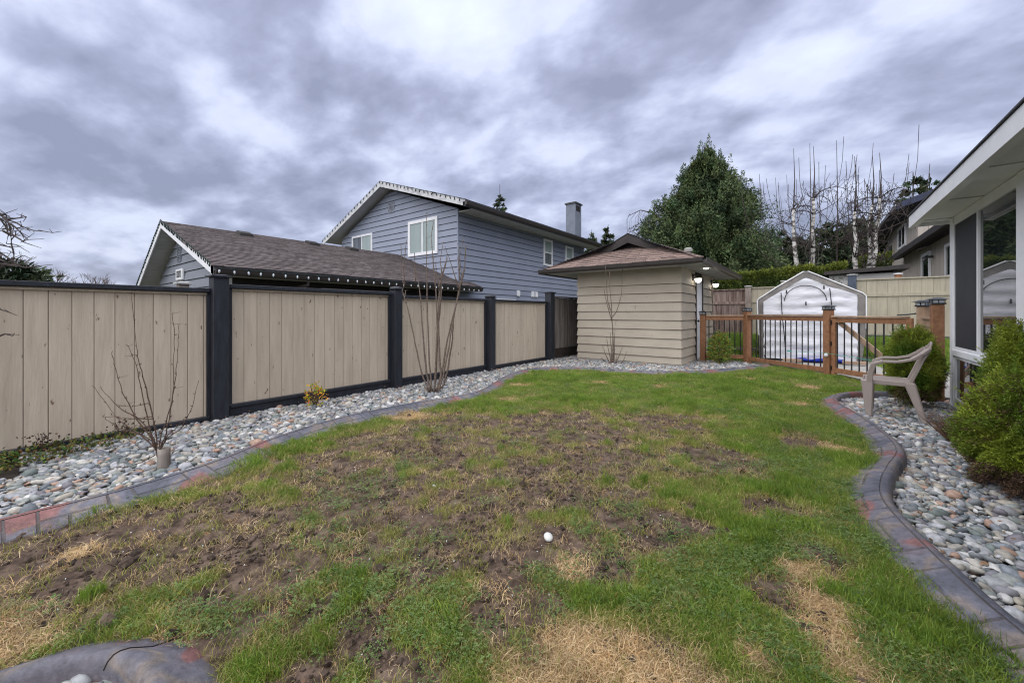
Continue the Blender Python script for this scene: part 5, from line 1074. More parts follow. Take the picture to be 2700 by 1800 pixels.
# ------------------------------------------------------------------ bare shrubs (stems surveyed in metres)
SAP = [[(-4.043,.796,-.03),(-4.039,.799,.016),(-4.068,.777,.116),(-4.064,.780,.224),(-4.079,.769,.296)],[(-4.068,.777,.134),(-4.1,.753,.206),(-4.244,.643,.296),(-4.331,.578,.369),(-4.485,.46,.617)],[(-4.071,.774,.17),(-4.107,.747,.287),(-4.208,.671,.405),(-4.287,.61,.577),(-4.345,.567,.803),(-4.364,.552,.892)],[(-4.079,.769,.206),(-4.201,.676,.405),(-4.28,.616,.477),(-4.374,.545,.622)],[(-4.064,.78,.143),(-4.086,.763,.296),(-4.122,.736,.622),(-4.133,.728,.803),(-4.165,.704,.953)],[(-4.061,.783,.152),(-4.068,.777,.351),(-4.1,.753,.622),(-4.125,.733,.803),(-4.133,.727,.944),(-4.149,.716,1.344)],[(-4.057,.785,.134),(-4.043,.796,.26),(-3.999,.829,.441),(-3.971,.851,.712),(-3.965,.855,.9),(-3.972,.85,1.094)],[(-4.057,.785,.116),(-3.999,.829,.26),(-3.971,.851,.396),(-3.935,.878,.622),(-3.93,.882,.803),(-3.916,.892,1.032),(-3.925,.886,1.195)],[(-4.05,.791,.134),(-4.007,.824,.224),(-3.927,.884,.296),(-3.863,.933,.468),(-3.834,.955,.653)],[(-4.014,.818,.206),(-3.992,.834,.242),(-3.899,.905,.333),(-3.809,.974,.446)],[(-4.071,.774,.152),(-4.172,.698,.26),(-4.295,.605,.296),(-4.392,.531,.373)],[(-4.093,.758,.378),(-4.208,.671,.369),(-4.446,.49,.38)],[(-4.093,.758,.396),(-4.273,.621,.369),(-4.349,.564,.405)],[(-4.118,.739,.5),(-4.244,.643,.464),(-4.363,.553,.464)],[(-4.068,.777,.17),(-4.172,.698,.134),(-4.287,.61,.224)],[(-4.071,.774,.098),(-4.115,.742,.061),(-4.194,.681,.034)]]
LIL = [[(-4.643,4.034,.002),(-4.733,3.965,.278),(-4.81,3.907,.731),(-4.901,3.838,1.266),(-4.972,3.784,1.542),(-4.94,3.809,1.655),(-4.959,3.794,1.963)],[(-4.63,4.044,.018),(-4.681,4.005,.278),(-4.733,3.965,.812),(-4.765,3.941,1.298),(-4.804,3.912,1.671),(-4.856,3.872,1.914)],[(-4.61,4.058,.002),(-4.643,4.034,.407),(-4.668,4.014,1.136),(-4.681,4.005,1.785),(-4.681,4.005,2.353),(-4.684,4.003,2.736)],[(-4.578,4.083,.002),(-4.565,4.093,.488),(-4.546,4.107,.974),(-4.565,4.093,1.542),(-4.604,4.063,2.028),(-4.627,4.046,2.372),(-4.6,4.066,2.602)],[(-4.585,4.078,.002),(-4.565,4.093,.326),(-4.552,4.103,.893),(-4.514,4.132,1.461),(-4.514,4.132,1.866),(-4.536,4.115,2.008),(-4.505,4.138,2.315)],[(-4.552,4.103,.018),(-4.488,4.151,.326),(-4.423,4.2,.812),(-4.346,4.259,1.217),(-4.281,4.308,1.542),(-4.255,4.328,1.785),(-4.307,4.289,2.271)],[(-4.539,4.112,.018),(-4.475,4.161,.245),(-4.41,4.21,.65),(-4.359,4.249,1.055),(-4.268,4.318,1.623),(-4.217,4.357,1.947),(-4.201,4.369,2.206)],[(-4.488,4.151,.051),(-4.423,4.2,.326),(-4.372,4.24,.812),(-4.359,4.249,1.136),(-4.301,4.294,1.623),(-4.288,4.303,2.028)],[(-4.526,4.122,.018),(-4.501,4.142,.197),(-4.526,4.122,.65),(-4.539,4.112,1.136),(-4.526,4.122,1.623),(-4.488,4.151,1.785),(-4.43,4.196,2.044)],[(-4.604,4.063,.002),(-4.681,4.005,.034),(-4.733,3.965,.099)],[(-4.552,4.103,.002),(-4.475,4.161,.099),(-4.423,4.2,.213)],[(-4.92,3.823,1.363),(-4.965,3.789,1.428),(-4.972,3.784,1.558)],[(-4.94,3.809,1.623),(-4.978,3.779,1.736),(-4.978,3.779,2.238)],[(-4.94,3.809,1.655),(-4.95,3.801,1.866),(-4.902,3.837,2.296)],[(-4.804,3.912,1.671),(-4.817,3.902,1.947),(-4.818,3.901,2.104)],[(-4.281,4.308,1.542),(-4.346,4.259,1.866),(-4.429,4.196,2.181)],[(-4.255,4.328,1.623),(-4.204,4.367,1.849),(-4.188,4.379,2.2)],[(-4.268,4.318,1.704),(-4.294,4.298,2.028),(-4.223,4.352,2.353)],[(-4.514,4.132,1.542),(-4.546,4.107,1.785),(-4.546,4.107,1.947)],[(-4.514,4.132,1.704),(-4.449,4.181,1.947),(-4.43,4.196,2.06)]]
WHIP = [[(-3.777,8.925,-.045),(-3.768,8.932,.345),(-3.768,8.932,.69),(-3.786,8.918,1.035),(-3.796,8.911,1.379),(-3.814,8.897,1.609),(-3.829,8.886,1.844),(-3.829,8.886,2.198)],[(-3.786,8.918,1.023),(-3.86,8.862,1.322),(-3.915,8.821,1.609),(-3.93,8.809,1.768)],[(-3.777,8.925,1.115),(-3.704,8.981,1.23),(-3.649,9.022,1.437),(-3.613,9.05,1.609),(-3.607,9.054,1.641),(-3.583,9.072,2.274)],[(-3.814,8.897,1.265),(-3.869,8.856,1.494),(-3.889,8.84,1.945),(-3.909,8.825,2.324)],[(-3.805,8.904,-.045),(-3.828,8.887,.231),(-3.86,8.862,.403),(-3.878,8.849,.633)],[(-3.796,8.911,-.045),(-3.796,8.911,.345),(-3.809,8.901,.633),(-3.796,8.911,.725)],[(-3.75,8.946,-.022),(-3.741,8.953,.46),(-3.722,8.967,.793)],[(-3.832,8.883,.024),(-3.915,8.821,.231),(-3.965,8.783,.426)],[(-3.713,8.974,.012),(-3.64,9.029,.208),(-3.58,9.074,.368)],[(-3.622,9.043,.001),(-3.558,9.092,.081),(-3.503,9.133,.276)],[(-3.713,8.974,.024),(-3.695,8.987,.173)],[(-3.933,8.807,.07),(-3.988,8.765,.139)]]
def stems(name, label, cat, data, base, r0, rt, m, spread, seed, nodes=True, mt=None):
    r = random.Random(seed); t = thing(name, label, cat, base); V0 = Vector((-.6045,.797,0))
    for si, pts in enumerate(data):
        k = r.uniform(-spread, spread) if si else 0; P = [Vector(p) for p in pts]; z0 = P[0].z
        out = []
        for i in range(len(P)-1):     # fine wobble between surveyed points, and depth spread growing along the stem
            for q in range(4):
                f = q/4; c = P[i].lerp(P[i+1], f); s_ = (i+f)/(len(P)-1); c = c+V0*k*s_+Vector((r.uniform(-1,1),r.uniform(-1,1),0))*.004; out.append(c)
        out.append(P[-1]+V0*k); n = len(out); top = pts[0][2] > .3; ra = (rt*2.2 if top else r0*r.uniform(.7,1.05)); 
        rad = [max(rt, ra*(1-i/(n-1))**.7) for i in range(n)]; b = MB(); b.tube(out, rad, 6)
        if nodes:
            for i in range(2, n, 2):
                c = out[i]; d = Vector((r.uniform(-1,1),r.uniform(-1,1),.8)).normalized(); b.tube([c, c+d*.012, c+d*.02], [rad[i]*1.2, rad[i], .0012], 4)
                if r.random() < .16: d = Vector((r.uniform(-1,1),r.uniform(-1,1),.1)).normalized()*r.uniform(.03,.12); b.tube([c, c+d], [.0018,.001], 3)
        b.build('stem', m, t, smooth=True)
    return t
sap = stems('bare_sapling', 'bare thorny sapling with thin curving stems in front of the beige fence', 'sapling', SAP, (-4.04,.8,0), .0058, .0018, M['bark'], .10, 3)
b = MB(); b.lathe((-4.02,.815,-.05), [(.040,0),(.042,.06),(.040,.15),(.040,.20),(.034,.20),(.034,.16)], 16); b.build('trunk_guard', M['weather'], sap, smooth=True)
stems('bare_shrub', 'tall bare many stemmed shrub growing from the pebbles by the fence', 'shrub', LIL, (-4.56,4.09,0), .020, .0045, M['bark_grey'], .22, 5)
stems('bare_whip', 'slender bare shrub in front of the tan shed wall', 'shrub', WHIP, (-3.79,8.92,0), .019, .0055, M['bark_grey'], .06, 6)

# ------------------------------------------------------------------ leafy plants
def sprays(name, m, parent, P, Nn, ln, wd, tone, droop=0.0, k=1, smooth=False):
    """small pointed leaf faces at points P heading along Nn"""
    n = len(P); side = np.cross(Nn, RNG.normal(size=(n,3))); side /= np.linalg.norm(side,axis=1)[:,None]+1e-9
    L_ = (ln*RNG.uniform(.6,1.4,n))[:,None]; W_ = (wd*RNG.uniform(.6,1.3,n))[:,None]; tip = P+Nn*L_; tip[:,2] -= droop*L_[:,0]
    V = np.concatenate([P, P+Nn*L_*.5+side*W_, tip, P+Nn*L_*.5-side*W_],0).reshape(4,n,3).transpose(1,0,2).reshape(-1,3); F = np.arange(4*n).reshape(n,4)
    return obj(name, np_mesh(name, V, F, m, tone), parent)
def unit(v): return v/(np.linalg.norm(v,axis=1)[:,None]+1e-9)
def cypress(name, label, c, rx, ry, h, n, seed, brown=.25, sway=(0,0), lobes=None):
    rg = np.random.default_rng(seed); t = thing(name, label, 'shrub', c, group='golden green cypress shrubs')
    # spray centres over an uneven egg: many small fans, each a stem of flat leaflets
    m_ = n; u = rg.uniform(-1,1,m_*2); a = rg.uniform(0,2*np.pi,m_*2); D = np.stack([np.sqrt(1-u*u)*np.cos(a), np.sqrt(1-u*u)*np.sin(a), u],1)
    k = D[:,2] > -.75; D = D[k][:m_]; 
    bump = 1+.34*(fbm(D[:,0]*2+5,D[:,2]*2+D[:,1]*1.3,2.2,3,seed)-.5)*2+.16*(fbm(D[:,0]*5,D[:,2]*5+D[:,1]*4,2,2,seed+1)-.5)*2
    rad = rg.uniform(.55,1.03,len(D))**.45*bump; prof = np.where(D[:,2] > 0, 1, 1.0)
    P = np.stack([c[0]+rx*rad*D[:,0], c[1]+ry*rad*D[:,1], c[2]+h*.46+h*.54*rad*D[:,2]],1)
    out = unit(np.stack([D[:,0]/rx, D[:,1]/ry, D[:,2]/h*1.3],1)+np.array([0,0,.55])+rg.normal(0,.30,(len(D),3)))
    # each spray: 7 leaflets along a short axis
    reps = 8; Pn = np.repeat(P,reps,0); On = np.repeat(out,reps,0); s_ = np.tile(np.linspace(0,1,reps),len(P))[:,None]; Pn = Pn+On*s_*.055+rg.normal(0,.004,Pn.shape)
    Nn = unit(On+rg.normal(0,.55,Pn.shape)); inner = np.clip((rad-.72)/.3,0,1); yel = fbm(P[:,0]*2,P[:,2]*2+P[:,1],2.5,2,seed+4)
    br = (rg.random(len(P)) < brown*(yel > .5)*.5+brown*2.0*(P[:,2] < c[2]+h*(.12+.35*yel))); tn = np.repeat(np.stack([(.8+.75*yel),(.85+.35*yel),.7+.3*yel],1)*rg.uniform(.75,1.25,(len(P),1)),reps,0); bb = np.repeat(br,reps)
    sprays('foliage', M['cypress'], t, Pn[~bb], Nn[~bb], .019, .0034, tn[~bb])
    sprays('dry_foliage', M['brownspray'], t, Pn[bb], Nn[bb], .022, .0028, rg.uniform(.6,1.4,bb.sum()))
    npl = n//70; kk = rg.choice(np.nonzero((rad > .88) & (D[:,2] > -.35))[0], npl); q = rg.random((npl,46)); ax = unit(out[kk]*.8+np.array([0,0,.7])+rg.normal(0,.25,(npl,3))); hl = rg.uniform(.06,.15,npl)
    P3 = (P[kk][:,None,:]+ax[:,None,:]*(q*hl[:,None])[:,:,None]+rg.normal(0,1,(npl,46,3))*(.012*(1.1-q))[:,:,None]).reshape(-1,3); N3 = unit(np.repeat(ax,46,0)+rg.normal(0,.5,P3.shape)); t3 = np.repeat(rg.uniform(.9,1.5,(npl,1))*np.array([[1.25,1.1,.9]]),46,0)
    sprays('young_shoots', M['cypress'], t, P3, N3, .017, .0030, t3)
    b = MB(); r = random.Random(seed)
    for i in range(16):
        a = r.uniform(0,6.28); z = r.uniform(.3,.85)*h; b.tube([(c[0],c[1],c[2]-.03),(c[0]+.2*rx*math.cos(a),c[1]+.2*ry*math.sin(a),c[2]+z*.4),(c[0]+.7*rx*math.cos(a),c[1]+.7*ry*math.sin(a),c[2]+z)], [.012,.008,.003], 5)
    b.build('branches', M['bark'], t)
    o = obj('inner_twigs', ico(3,rx*.66,ry*.66,h*.42,.2,seed,'inner_twigs',M['brownspray']), t); o.location = Vector((c[0],c[1],c[2]+h*.46))-t.location
    return t
cypress('cypress_shrub', 'rounded green shrub behind the plastic chair by the gate', (1.06,7.35,0), .235, .25, .95, 15000, 21, .28)
cypress('cypress_shrub', 'large golden green shrub with brown base in the right foreground', (1.16,4.22,0), .26, .32, .74, 26000, 22, .40)
cypress('cypress_shrub', 'tallest green shrub at the right edge against the sunroom window', (1.33,4.90,0), .17, .30, 1.02, 16000, 23, .15)
def leafball(name, label, c, r_, h, n, m, ln, wd, seed, cat='shrub'):
    rg = np.random.default_rng(seed); t = thing(name, label, cat, c); D = unit(rg.normal(size=(n,3))); rad = rg.uniform(.25,1,n)**.5*(1+.5*(fbm(D[:,0]*3,D[:,2]*3,2,2,seed)-.5))
    P = np.stack([c[0]+r_*rad*D[:,0], c[1]+r_*rad*D[:,1], c[2]+h*.5+h*.5*rad*D[:,2]],1); P[:,2] = np.maximum(P[:,2], c[2]+.02)
    sprays('leaves', m, t, P, unit(D+np.array([0,0,.4])+rg.normal(0,.5,(n,3))), ln, wd, np.stack([rg.uniform(.5,2.2,n), rg.uniform(.6,1.7,n), rg.uniform(.5,1.6,n)],1))
    b = MB(); r = random.Random(seed)
    for i in range(14):
        a = r.uniform(0,6.28); q = r.uniform(.3,.9); b.tube([(c[0],c[1],c[2]-.02),(c[0]+q*r_*math.cos(a),c[1]+q*r_*math.sin(a),c[2]+h*r.uniform(.4,1.0))], [.006,.0025], 4)
    b.build('stems', M['bark'], t); return t
leafball('variegated_bush', 'small cream and green leaved bush in front of the cedar railing', (-1.76,10.62,0), .27, .74, 2600, M['boxleaf'], .045, .014, 31)
leafball('yellow_leaved_plant', 'small yellow leaved plant at the foot of the beige fence', (-5.20,2.58,-.03), .13, .30, 260, M['yellowleaf'], .030, .011, 32, 'plant')
hb = thing('heather_clump', 'dry reddish brown twiggy clump between the chair and the large shrub', 'plant', (1.13,5.35,0)); b = MB(); r = random.Random(5)
for i in range(520):
    a = r.uniform(0,6.28); q = r.random()**.5; x0_, y0_ = 1.12+.09*q*math.cos(a), 5.42+.18*q*math.sin(a); l = r.uniform(.09,.24); dx, dy = math.cos(a)*q*l*1.0, math.sin(a)*q*l*1.3; b.tone = r.uniform(.6,1.5)
    b.tube([(x0_,y0_,-.01),(x0_+dx*.6,y0_+dy*.6,l*.6),(x0_+dx+r.uniform(-.02,.02),y0_+dy+r.uniform(-.02,.02),l)], [.0025,.002,.001], 3, cap=False)
b.tone = 1.0; b.build('twigs', M['brownspray'], hb)
# creeping ground cover at the fence foot, left
n = 4200; x = RNG.uniform(-5.52,-4.55,n); y = RNG.uniform(-.9,1.0,n); k = (x < -4.78-.42*np.clip(y+.1,0,1.2)+.2*(fbm(x,y,3,3,91)-.5)) & (y < .95); x, y = x[k], y[k]; n = len(x)
P = np.stack([x,y,-.02+RNG.uniform(0,.06,n)],1); o = sprays('ground_cover', M['ivy'], None, P, unit(RNG.normal(0,1,(n,3))+np.array([0,0,.7])), .028, .011, np.stack([RNG.uniform(.5,2,n),RNG.uniform(.6,1.5,n),RNG.uniform(.6,1.2,n)],1)); o['kind'] = 'stuff'
for j, (yy, lab) in enumerate(((.28,'dark withered weed at the foot of the fence, left one'), (.78,'dark withered weed at the foot of the fence, right one'))):
    n = 90; t = thing('withered_weed', lab, 'weed', (-5.35,yy,0)); P = np.stack([-5.42+RNG.uniform(0,.1,n), yy+RNG.normal(0,.06,n), RNG.uniform(.0,.15,n)],1); sprays('leaves', M['brownspray'], t, P, unit(RNG.normal(size=(n,3))), .022, .009, RNG.uniform(.2,.7,n))
    b = MB(); [b.tube([(-5.38,yy,-.03),(-5.40,yy+random.uniform(-.08,.08),.14)], .002, 3) for _ in range(6)]; b.build('stems', M['bark'], t)

for par, x0, x1, y0, y1, n, pol in ((left_pebble_bed,-5.5,-3.4,-.6,9.0,420,BED_L),(right_pebble_bed,.3,1.45,1.2,7.9,300,BED_R),(lawn,-4.3,1.2,.2,9.5,520,LAWN)):
    x = RNG.uniform(x0,x1,n); y = RNG.uniform(y0,y1,n); k = inpoly(x,y,pol); x, y = x[k], y[k]; n = len(x); z = lz(x,y)+.012 if par is lawn else np.full(n,.022)
    o = sprays('leaf_litter', M['brownspray'], par, np.stack([x,y,z],1), unit(RNG.normal(0,1,(n,3))*np.array([1,1,.18])), .026, .008, RNG.uniform(.5,2.6,n)); o['kind'] = 'stuff'
# ------------------------------------------------------------------ loose things on the lawn
me = ico(3, .038, .025, .018, .25, 77, 'pale_stone', M['stone_pale']); o = obj('pale_stone', me); o.location = (-1.105,1.775,float(lz(-1.105,1.775))+.014); o.rotation_euler = (.1,.05,R(128)); tag(o, 'smooth white stone lying alone on the bare lawn', 'stone')
me = ico(3, .085, .034, .03, .2, 78, 'pale_stone', M['stone_pale']); o = obj('pale_stone', me); o.location = (-3.66,.93,.03); o.rotation_euler = (0,0,R(80)); tag(o, 'long white stone against the kerb beside the bare sapling', 'stone')
me = ico(3, .016, .012, .009, .25, 79, 'small_stone', M['stone_pale']); o = obj('small_stone', me); o.location = (-2.08,1.85,float(lz(-2.08,1.85))+.008); tag(o, 'tiny pale stone on the dark soil left of centre', 'stone')
b = MB(); b.tube([(-.640,1.64,.012),(-.655,1.61,.022),(-.655,1.575,.018)], [.004,.005,.004], 6); tag(b.build('brown_stick', mat('reddish_stick', (.30,.14,.09), rough=.6)), 'short reddish stick in the grass right of the white stone', 'stick')

# ------------------------------------------------------------------ trees
def conifer(name, label, x, y, z0, h, r_, n, m, seed, cat='tree', prof=.8, ragged=.25, ln=.3, wd=.09, up=.1, group=None, core=True, layers=0, whorl=None):
    rg = np.random.default_rng(seed); t = thing(name, label, cat, (x,y,z0), group); nb = whorl or max(60, n//28)
    # boughs: start at the trunk, reach out with an uneven length; needles are strewn along each
    bz = 1-rg.random(nb)**.62; bz = np.clip(bz,0,.985); ba = rg.uniform(0,2*np.pi,nb); lob = 1+ragged*(fbm(np.cos(ba)*1.5+3,bz*5+np.sin(ba)*1.5,1.7,3,seed)-.5)*2+rg.uniform(-ragged,ragged,nb)*.55
    if layers: bz = (np.floor(bz*layers)+rg.uniform(.0,.35,nb))/layers
    bl = r_*((1-bz)**prof if prof > 0 else 1-bz**1.5)*lob+.12*r_*.3; per = n//nb; s_ = rg.random((nb,per))**.5; 
    dirx, diry = np.cos(ba), np.sin(ba); s2 = s_*bl[:,None]; off = rg.normal(0,1,(nb,per,3))*((.05 if prof < 0 else .04)+(.06 if prof < 0 else .09)*bl[:,None,None]*(1-.5*s_[:,:,None])); 
    px = x+dirx[:,None]*s2+off[:,:,0]; py = y+diry[:,None]*s2+off[:,:,1]; pz = z0+h*(.04+.95*bz)[:,None]+up*s2+off[:,:,2]*.9
    P = np.stack([px,py,pz],-1).reshape(-1,3); D = np.repeat(np.stack([dirx,diry,np.full(nb,.45)],1),per,0); Nn = unit(D+rg.normal(0,.55,P.shape)); bt = np.repeat(rg.uniform(.6,1.45,nb),per)*rg.uniform(.7,1.35,len(P)); yl = np.repeat(rg.uniform(.85,1.3,nb),per)
    sprays('crown', m, t, P, Nn, ln, wd, np.stack([bt*yl,bt,bt*.9],1), droop=.1)
    if prof < 0:      # upright spires at the bough ends
        k = rg.choice(nb, 520, replace=False); sp_ = 60; q = rg.random((520,sp_)); hh_ = rg.uniform(.45,1.15,520)[:,None]; an = rg.uniform(0,2*np.pi,(520,sp_)); wr = .17*(1-q)
        ex = x+dirx[k,None]*bl[k,None]*.93; ey = y+diry[k,None]*bl[k,None]*.93; ez = z0+h*(.04+.95*bz[k])[:,None]+up*bl[k,None]-.1
        P2 = np.stack([ex+wr*np.cos(an), ey+wr*np.sin(an), ez+q*hh_],-1).reshape(-1,3); N2 = unit(np.stack([np.cos(an),np.sin(an),np.full_like(an,1.3)],-1).reshape(-1,3)+rg.normal(0,.2,P2.shape)); tt = np.repeat(rg.uniform(.8,1.5,520),sp_)
        sprays('bough_tips', m, t, P2, N2, .13, .026, np.stack([tt*1.1,tt,tt*.8],1))
    # leader spikes
    b = MB(); b.tube([(x,y,z0-.3),(x,y,z0+h*.5),(x,y,z0+h*1.01)], [r_*.06,r_*.035,.012*r_], 7); b.build('trunk', M['darktwig'], t)
    return t
conifer('big_spruce', 'large dense dark green spruce standing behind the shed', -5.4,27.3,.3,11.3,4.15,210000,M['spruce'],41,prof=-1,ragged=.36,ln=.17,wd=.032,up=.38,whorl=1150)
conifer('small_spruce', 'narrow spruce top rising over the tall grey house ridge', -28.3,35,.3,15.4,1.9,9000,M['conifer'],42,prof=.8,ragged=.2,ln=.35,wd=.07,layers=26)
fars = [(-24.4,50.5,12.4,2.0,'far fir above the tan shed roof, left one beside the chimney'),(-22.4,51.5,13.0,1.9,'far fir above the tan shed roof, next to the grey chimney on its right'),(-19.6,52,11.2,1.8,'small far fir right behind the shed ridge'),
 (-3.9,72,13.6,4.4,'bluish far fir in the gap between the big spruce and the birches'),(-.6,66,10.2,4.5,'rounded far evergreen left of the birches'),(9.1,63,16.6,3.4,'tall airy fir above the tan house roof, left one'),(10.9,66,17.0,3.0,'tall airy fir above the tan house roof, middle one'),(13.4,72,17.6,3.6,'tall airy fir beside the white eave'),(-31,48,10.5,2.2,'far fir just right of the chimney')]
for i, (x_, y_, hh, rr_, lab) in enumerate(fars): conifer('far_fir', lab, x_, y_, .3, hh, rr_, 7000, M['fir'] if i in (3,4) else M['conifer'], 60+i, prof=.8, ragged=.25, ln=.55, wd=.12, layers=15, group='firs on the skyline', up=.05)
mids = [(1.2,38,9.4,3.0,'dark evergreen behind the left birch trunks'),(-1.3,37,8.2,2.6,'dark evergreen just left of the birches'),(3.1,39,9.8,2.8,'dark evergreen between the two birch clumps'),(5.2,46,9.4,3.0,'dark evergreen behind the right birch trunks'),(-3.2,36,6.8,2.4,'low dark evergreen right of the big spruce'),(.2,45,7.8,3.4,'broad evergreen low behind the hedge')]
for i, (x_, y_, hh, rr_, lab) in enumerate(mids): conifer('evergreen_tree', lab, x_, y_, .3, hh*.80, rr_, 16000, M['conifer'], 80+i, prof=.55, ragged=.35, ln=.34, wd=.07, group='evergreens behind the hedge', up=.3)
conifer('evergreen_tree', 'dark evergreen low at the far left edge', -49,1.0,-.1,5.4,3.2,6000,M['conifer'],95,prof=.5,ln=.5,wd=.13)
conifer('evergreen_tree', 'small yellow green shrub tree over the fence at far left', -45.5,3.3,-.1,3.3,1.1,1800,M['hedge'],96,prof=.4,ln=.4,wd=.12)
# hedge behind the back fence
def hedge(name, label, x0, x1, y, dy, z1, n, seed, z1b=None):
    rg = np.random.default_rng(seed); z1b = z1b or z1; t = thing(name, label, 'hedge', ((x0+x1)/2,y,.4)); u = rg.uniform(x0,x1,n); zt_ = z1+(z1b-z1)*(u-x0)/(x1-x0)
    f = rg.random(n) < .6; top = zt_+.22*(fbm(u,u*0,2.2,3,seed)-.5)+.10*(fbm(u,u*0,9,2,seed+2)-.5); P = np.stack([u, np.where(f, y-dy/2+rg.normal(0,.06,n), y+rg.uniform(-dy/2,dy/2,n)), np.where(f, .4+(top-.4)*rg.random(n)**.7, top+rg.normal(0,.05,n))],1)
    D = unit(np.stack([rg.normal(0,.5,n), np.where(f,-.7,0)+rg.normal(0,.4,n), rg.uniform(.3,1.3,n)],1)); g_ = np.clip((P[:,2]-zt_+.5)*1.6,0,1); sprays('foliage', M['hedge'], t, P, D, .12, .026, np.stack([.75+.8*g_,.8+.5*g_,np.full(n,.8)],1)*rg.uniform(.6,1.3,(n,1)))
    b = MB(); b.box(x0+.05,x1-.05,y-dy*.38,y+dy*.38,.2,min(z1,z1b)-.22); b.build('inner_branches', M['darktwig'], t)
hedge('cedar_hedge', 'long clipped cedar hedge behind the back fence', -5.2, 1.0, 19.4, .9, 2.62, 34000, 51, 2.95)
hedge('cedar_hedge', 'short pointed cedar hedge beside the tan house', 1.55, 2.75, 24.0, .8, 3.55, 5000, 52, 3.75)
# pollarded birches
def birch(name, label, x, y, z0, stems_, seed, h, spread=1.5, shoots=10):
    r = random.Random(seed); t = thing(name, label, 'tree', (x,y,z0), group='bare white stemmed trees behind the fence'); tk = MB(); cr_ = MB()
    def shoot(p, d, l, ra, lvl):
        pts = [p]; v = Vector(d).normalized(); k = 6
        for i in range(k): v = (v+Vector((r.uniform(-.06,.06),r.uniform(-.06,.06),(.12 if i < 2 else .85) if lvl == 0 else .35))).normalized(); pts.append(pts[-1]+v*l/k)
        cr_.tube(pts, [max(.008,ra*(1-i/k)) for i in range(k+1)], 4, cap=False)
        if lvl > 0:
            for q in pts[1:-1]:
                if r.random() < .7: a = r.uniform(0,6.28); shoot(q, (math.cos(a),math.sin(a),r.uniform(-.2,.5)), l*r.uniform(.2,.45), ra*.55, lvl-1)
    def arch(p, a, l, ra):
        """limb that arches out and over, with twigs hanging and rising from it"""
        pts = [p]; v = Vector((math.cos(a),math.sin(a),.75)).normalized(); k = 9
        for i in range(k): v = (v+Vector((r.uniform(-.08,.08),r.uniform(-.08,.08),-.17))).normalized(); pts.append(pts[-1]+v*l/k)
        cr_.tube(pts, [max(.009,ra*(1-.8*i/k)) for i in range(k+1)], 5, cap=False)
        for i, q in enumerate(pts[1:], 1):
            for _ in range(2):
                b_ = r.uniform(0,6.28); up_ = r.choice((.9,.6,-.4,-.9)); s_ = r.uniform(.25,.75)*(1 if up_ > 0 else .8); w_ = [q]; vv = Vector((math.cos(b_)*.7,math.sin(b_)*.7,up_)).normalized()
                for _k in range(3): vv = (vv+Vector((r.uniform(-.35,.35),r.uniform(-.35,.35),r.uniform(-.2,.3)))).normalized(); w_.append(w_[-1]+vv*s_/3)
                cr_.tube(w_, [.009,.008,.006,.005], 3, cap=False)
                if r.random() < .6:
                    c_ = w_[2]; d2 = Vector((r.uniform(-1,1),r.uniform(-1,1),r.uniform(-.5,1))).normalized()*.22; cr_.tube([c_,c_+d2], [.008,.006], 3, cap=False)
    for (dx, dy, hh, rad) in stems_:
        k = 8; pts = [Vector((x+dx*.12,y+dy*.12,z0-.1))]
        for i in range(1,k+1): f = i/k; pts.append(Vector((x+dx*(.12+.88*f**.7)+r.uniform(-.05,.05), y+dy*(.12+.88*f**.7)+r.uniform(-.05,.05), z0+hh*f)))
        tk.tube(pts, [rad*(1-.62*i/k) for i in range(k+1)], 7)
        tp_ = pts[-1]; n_ = shoots if hh > 3.2 else 4
        for j in range(n_):
            f = r.uniform(.62,1.0); p = pts[min(k,int(f*k))]; a = r.uniform(0,6.28); shoot(p, (math.cos(a)*.9,math.sin(a)*.9,.25), (h-(p.z-z0))*1.15-r.uniform(0,1.3), .0165, 0)
        cr_.tube([tp_, tp_+Vector((.04,.0,(h-hh)*.5)), tp_+Vector((.0,.05,h-hh+.1))], [.030,.018,.007], 5, cap=False)
        if hh > 3.2:
            for j in range(6): p = pts[r.randint(5,k)]; arch(p, r.uniform(0,6.28), r.uniform(1.3,2.4)*spread/1.5, .026)
        for j in range(10):
            p = pts[r.randint(2,k)]; a = r.uniform(0,6.28); shoot(p, (math.cos(a),math.sin(a),.3), r.uniform(.4,1.2), .013, 1)
    tk.build('trunk', M['birch'], t, smooth=True); cr_.build('crown', M['darktwig'], t)
birch('birch_tree', 'bare white stemmed tree clump right of the big spruce with tall vertical shoots', -.10,20.6,.4,[(-.55,0,5.2,.13),(.15,.2,5.6,.13),(.05,-.2,2.9,.08),(.9,.1,2.6,.07)],71,7.7,1.2)
birch('birch_tree', 'bare white stemmed tree clump in front of the tan house with tall vertical shoots', 1.42,19.6,.4,[(-.15,0,4.6,.12),(.55,.1,5.0,.13),(.35,.2,4.8,.10)],73,6.6,1.0)
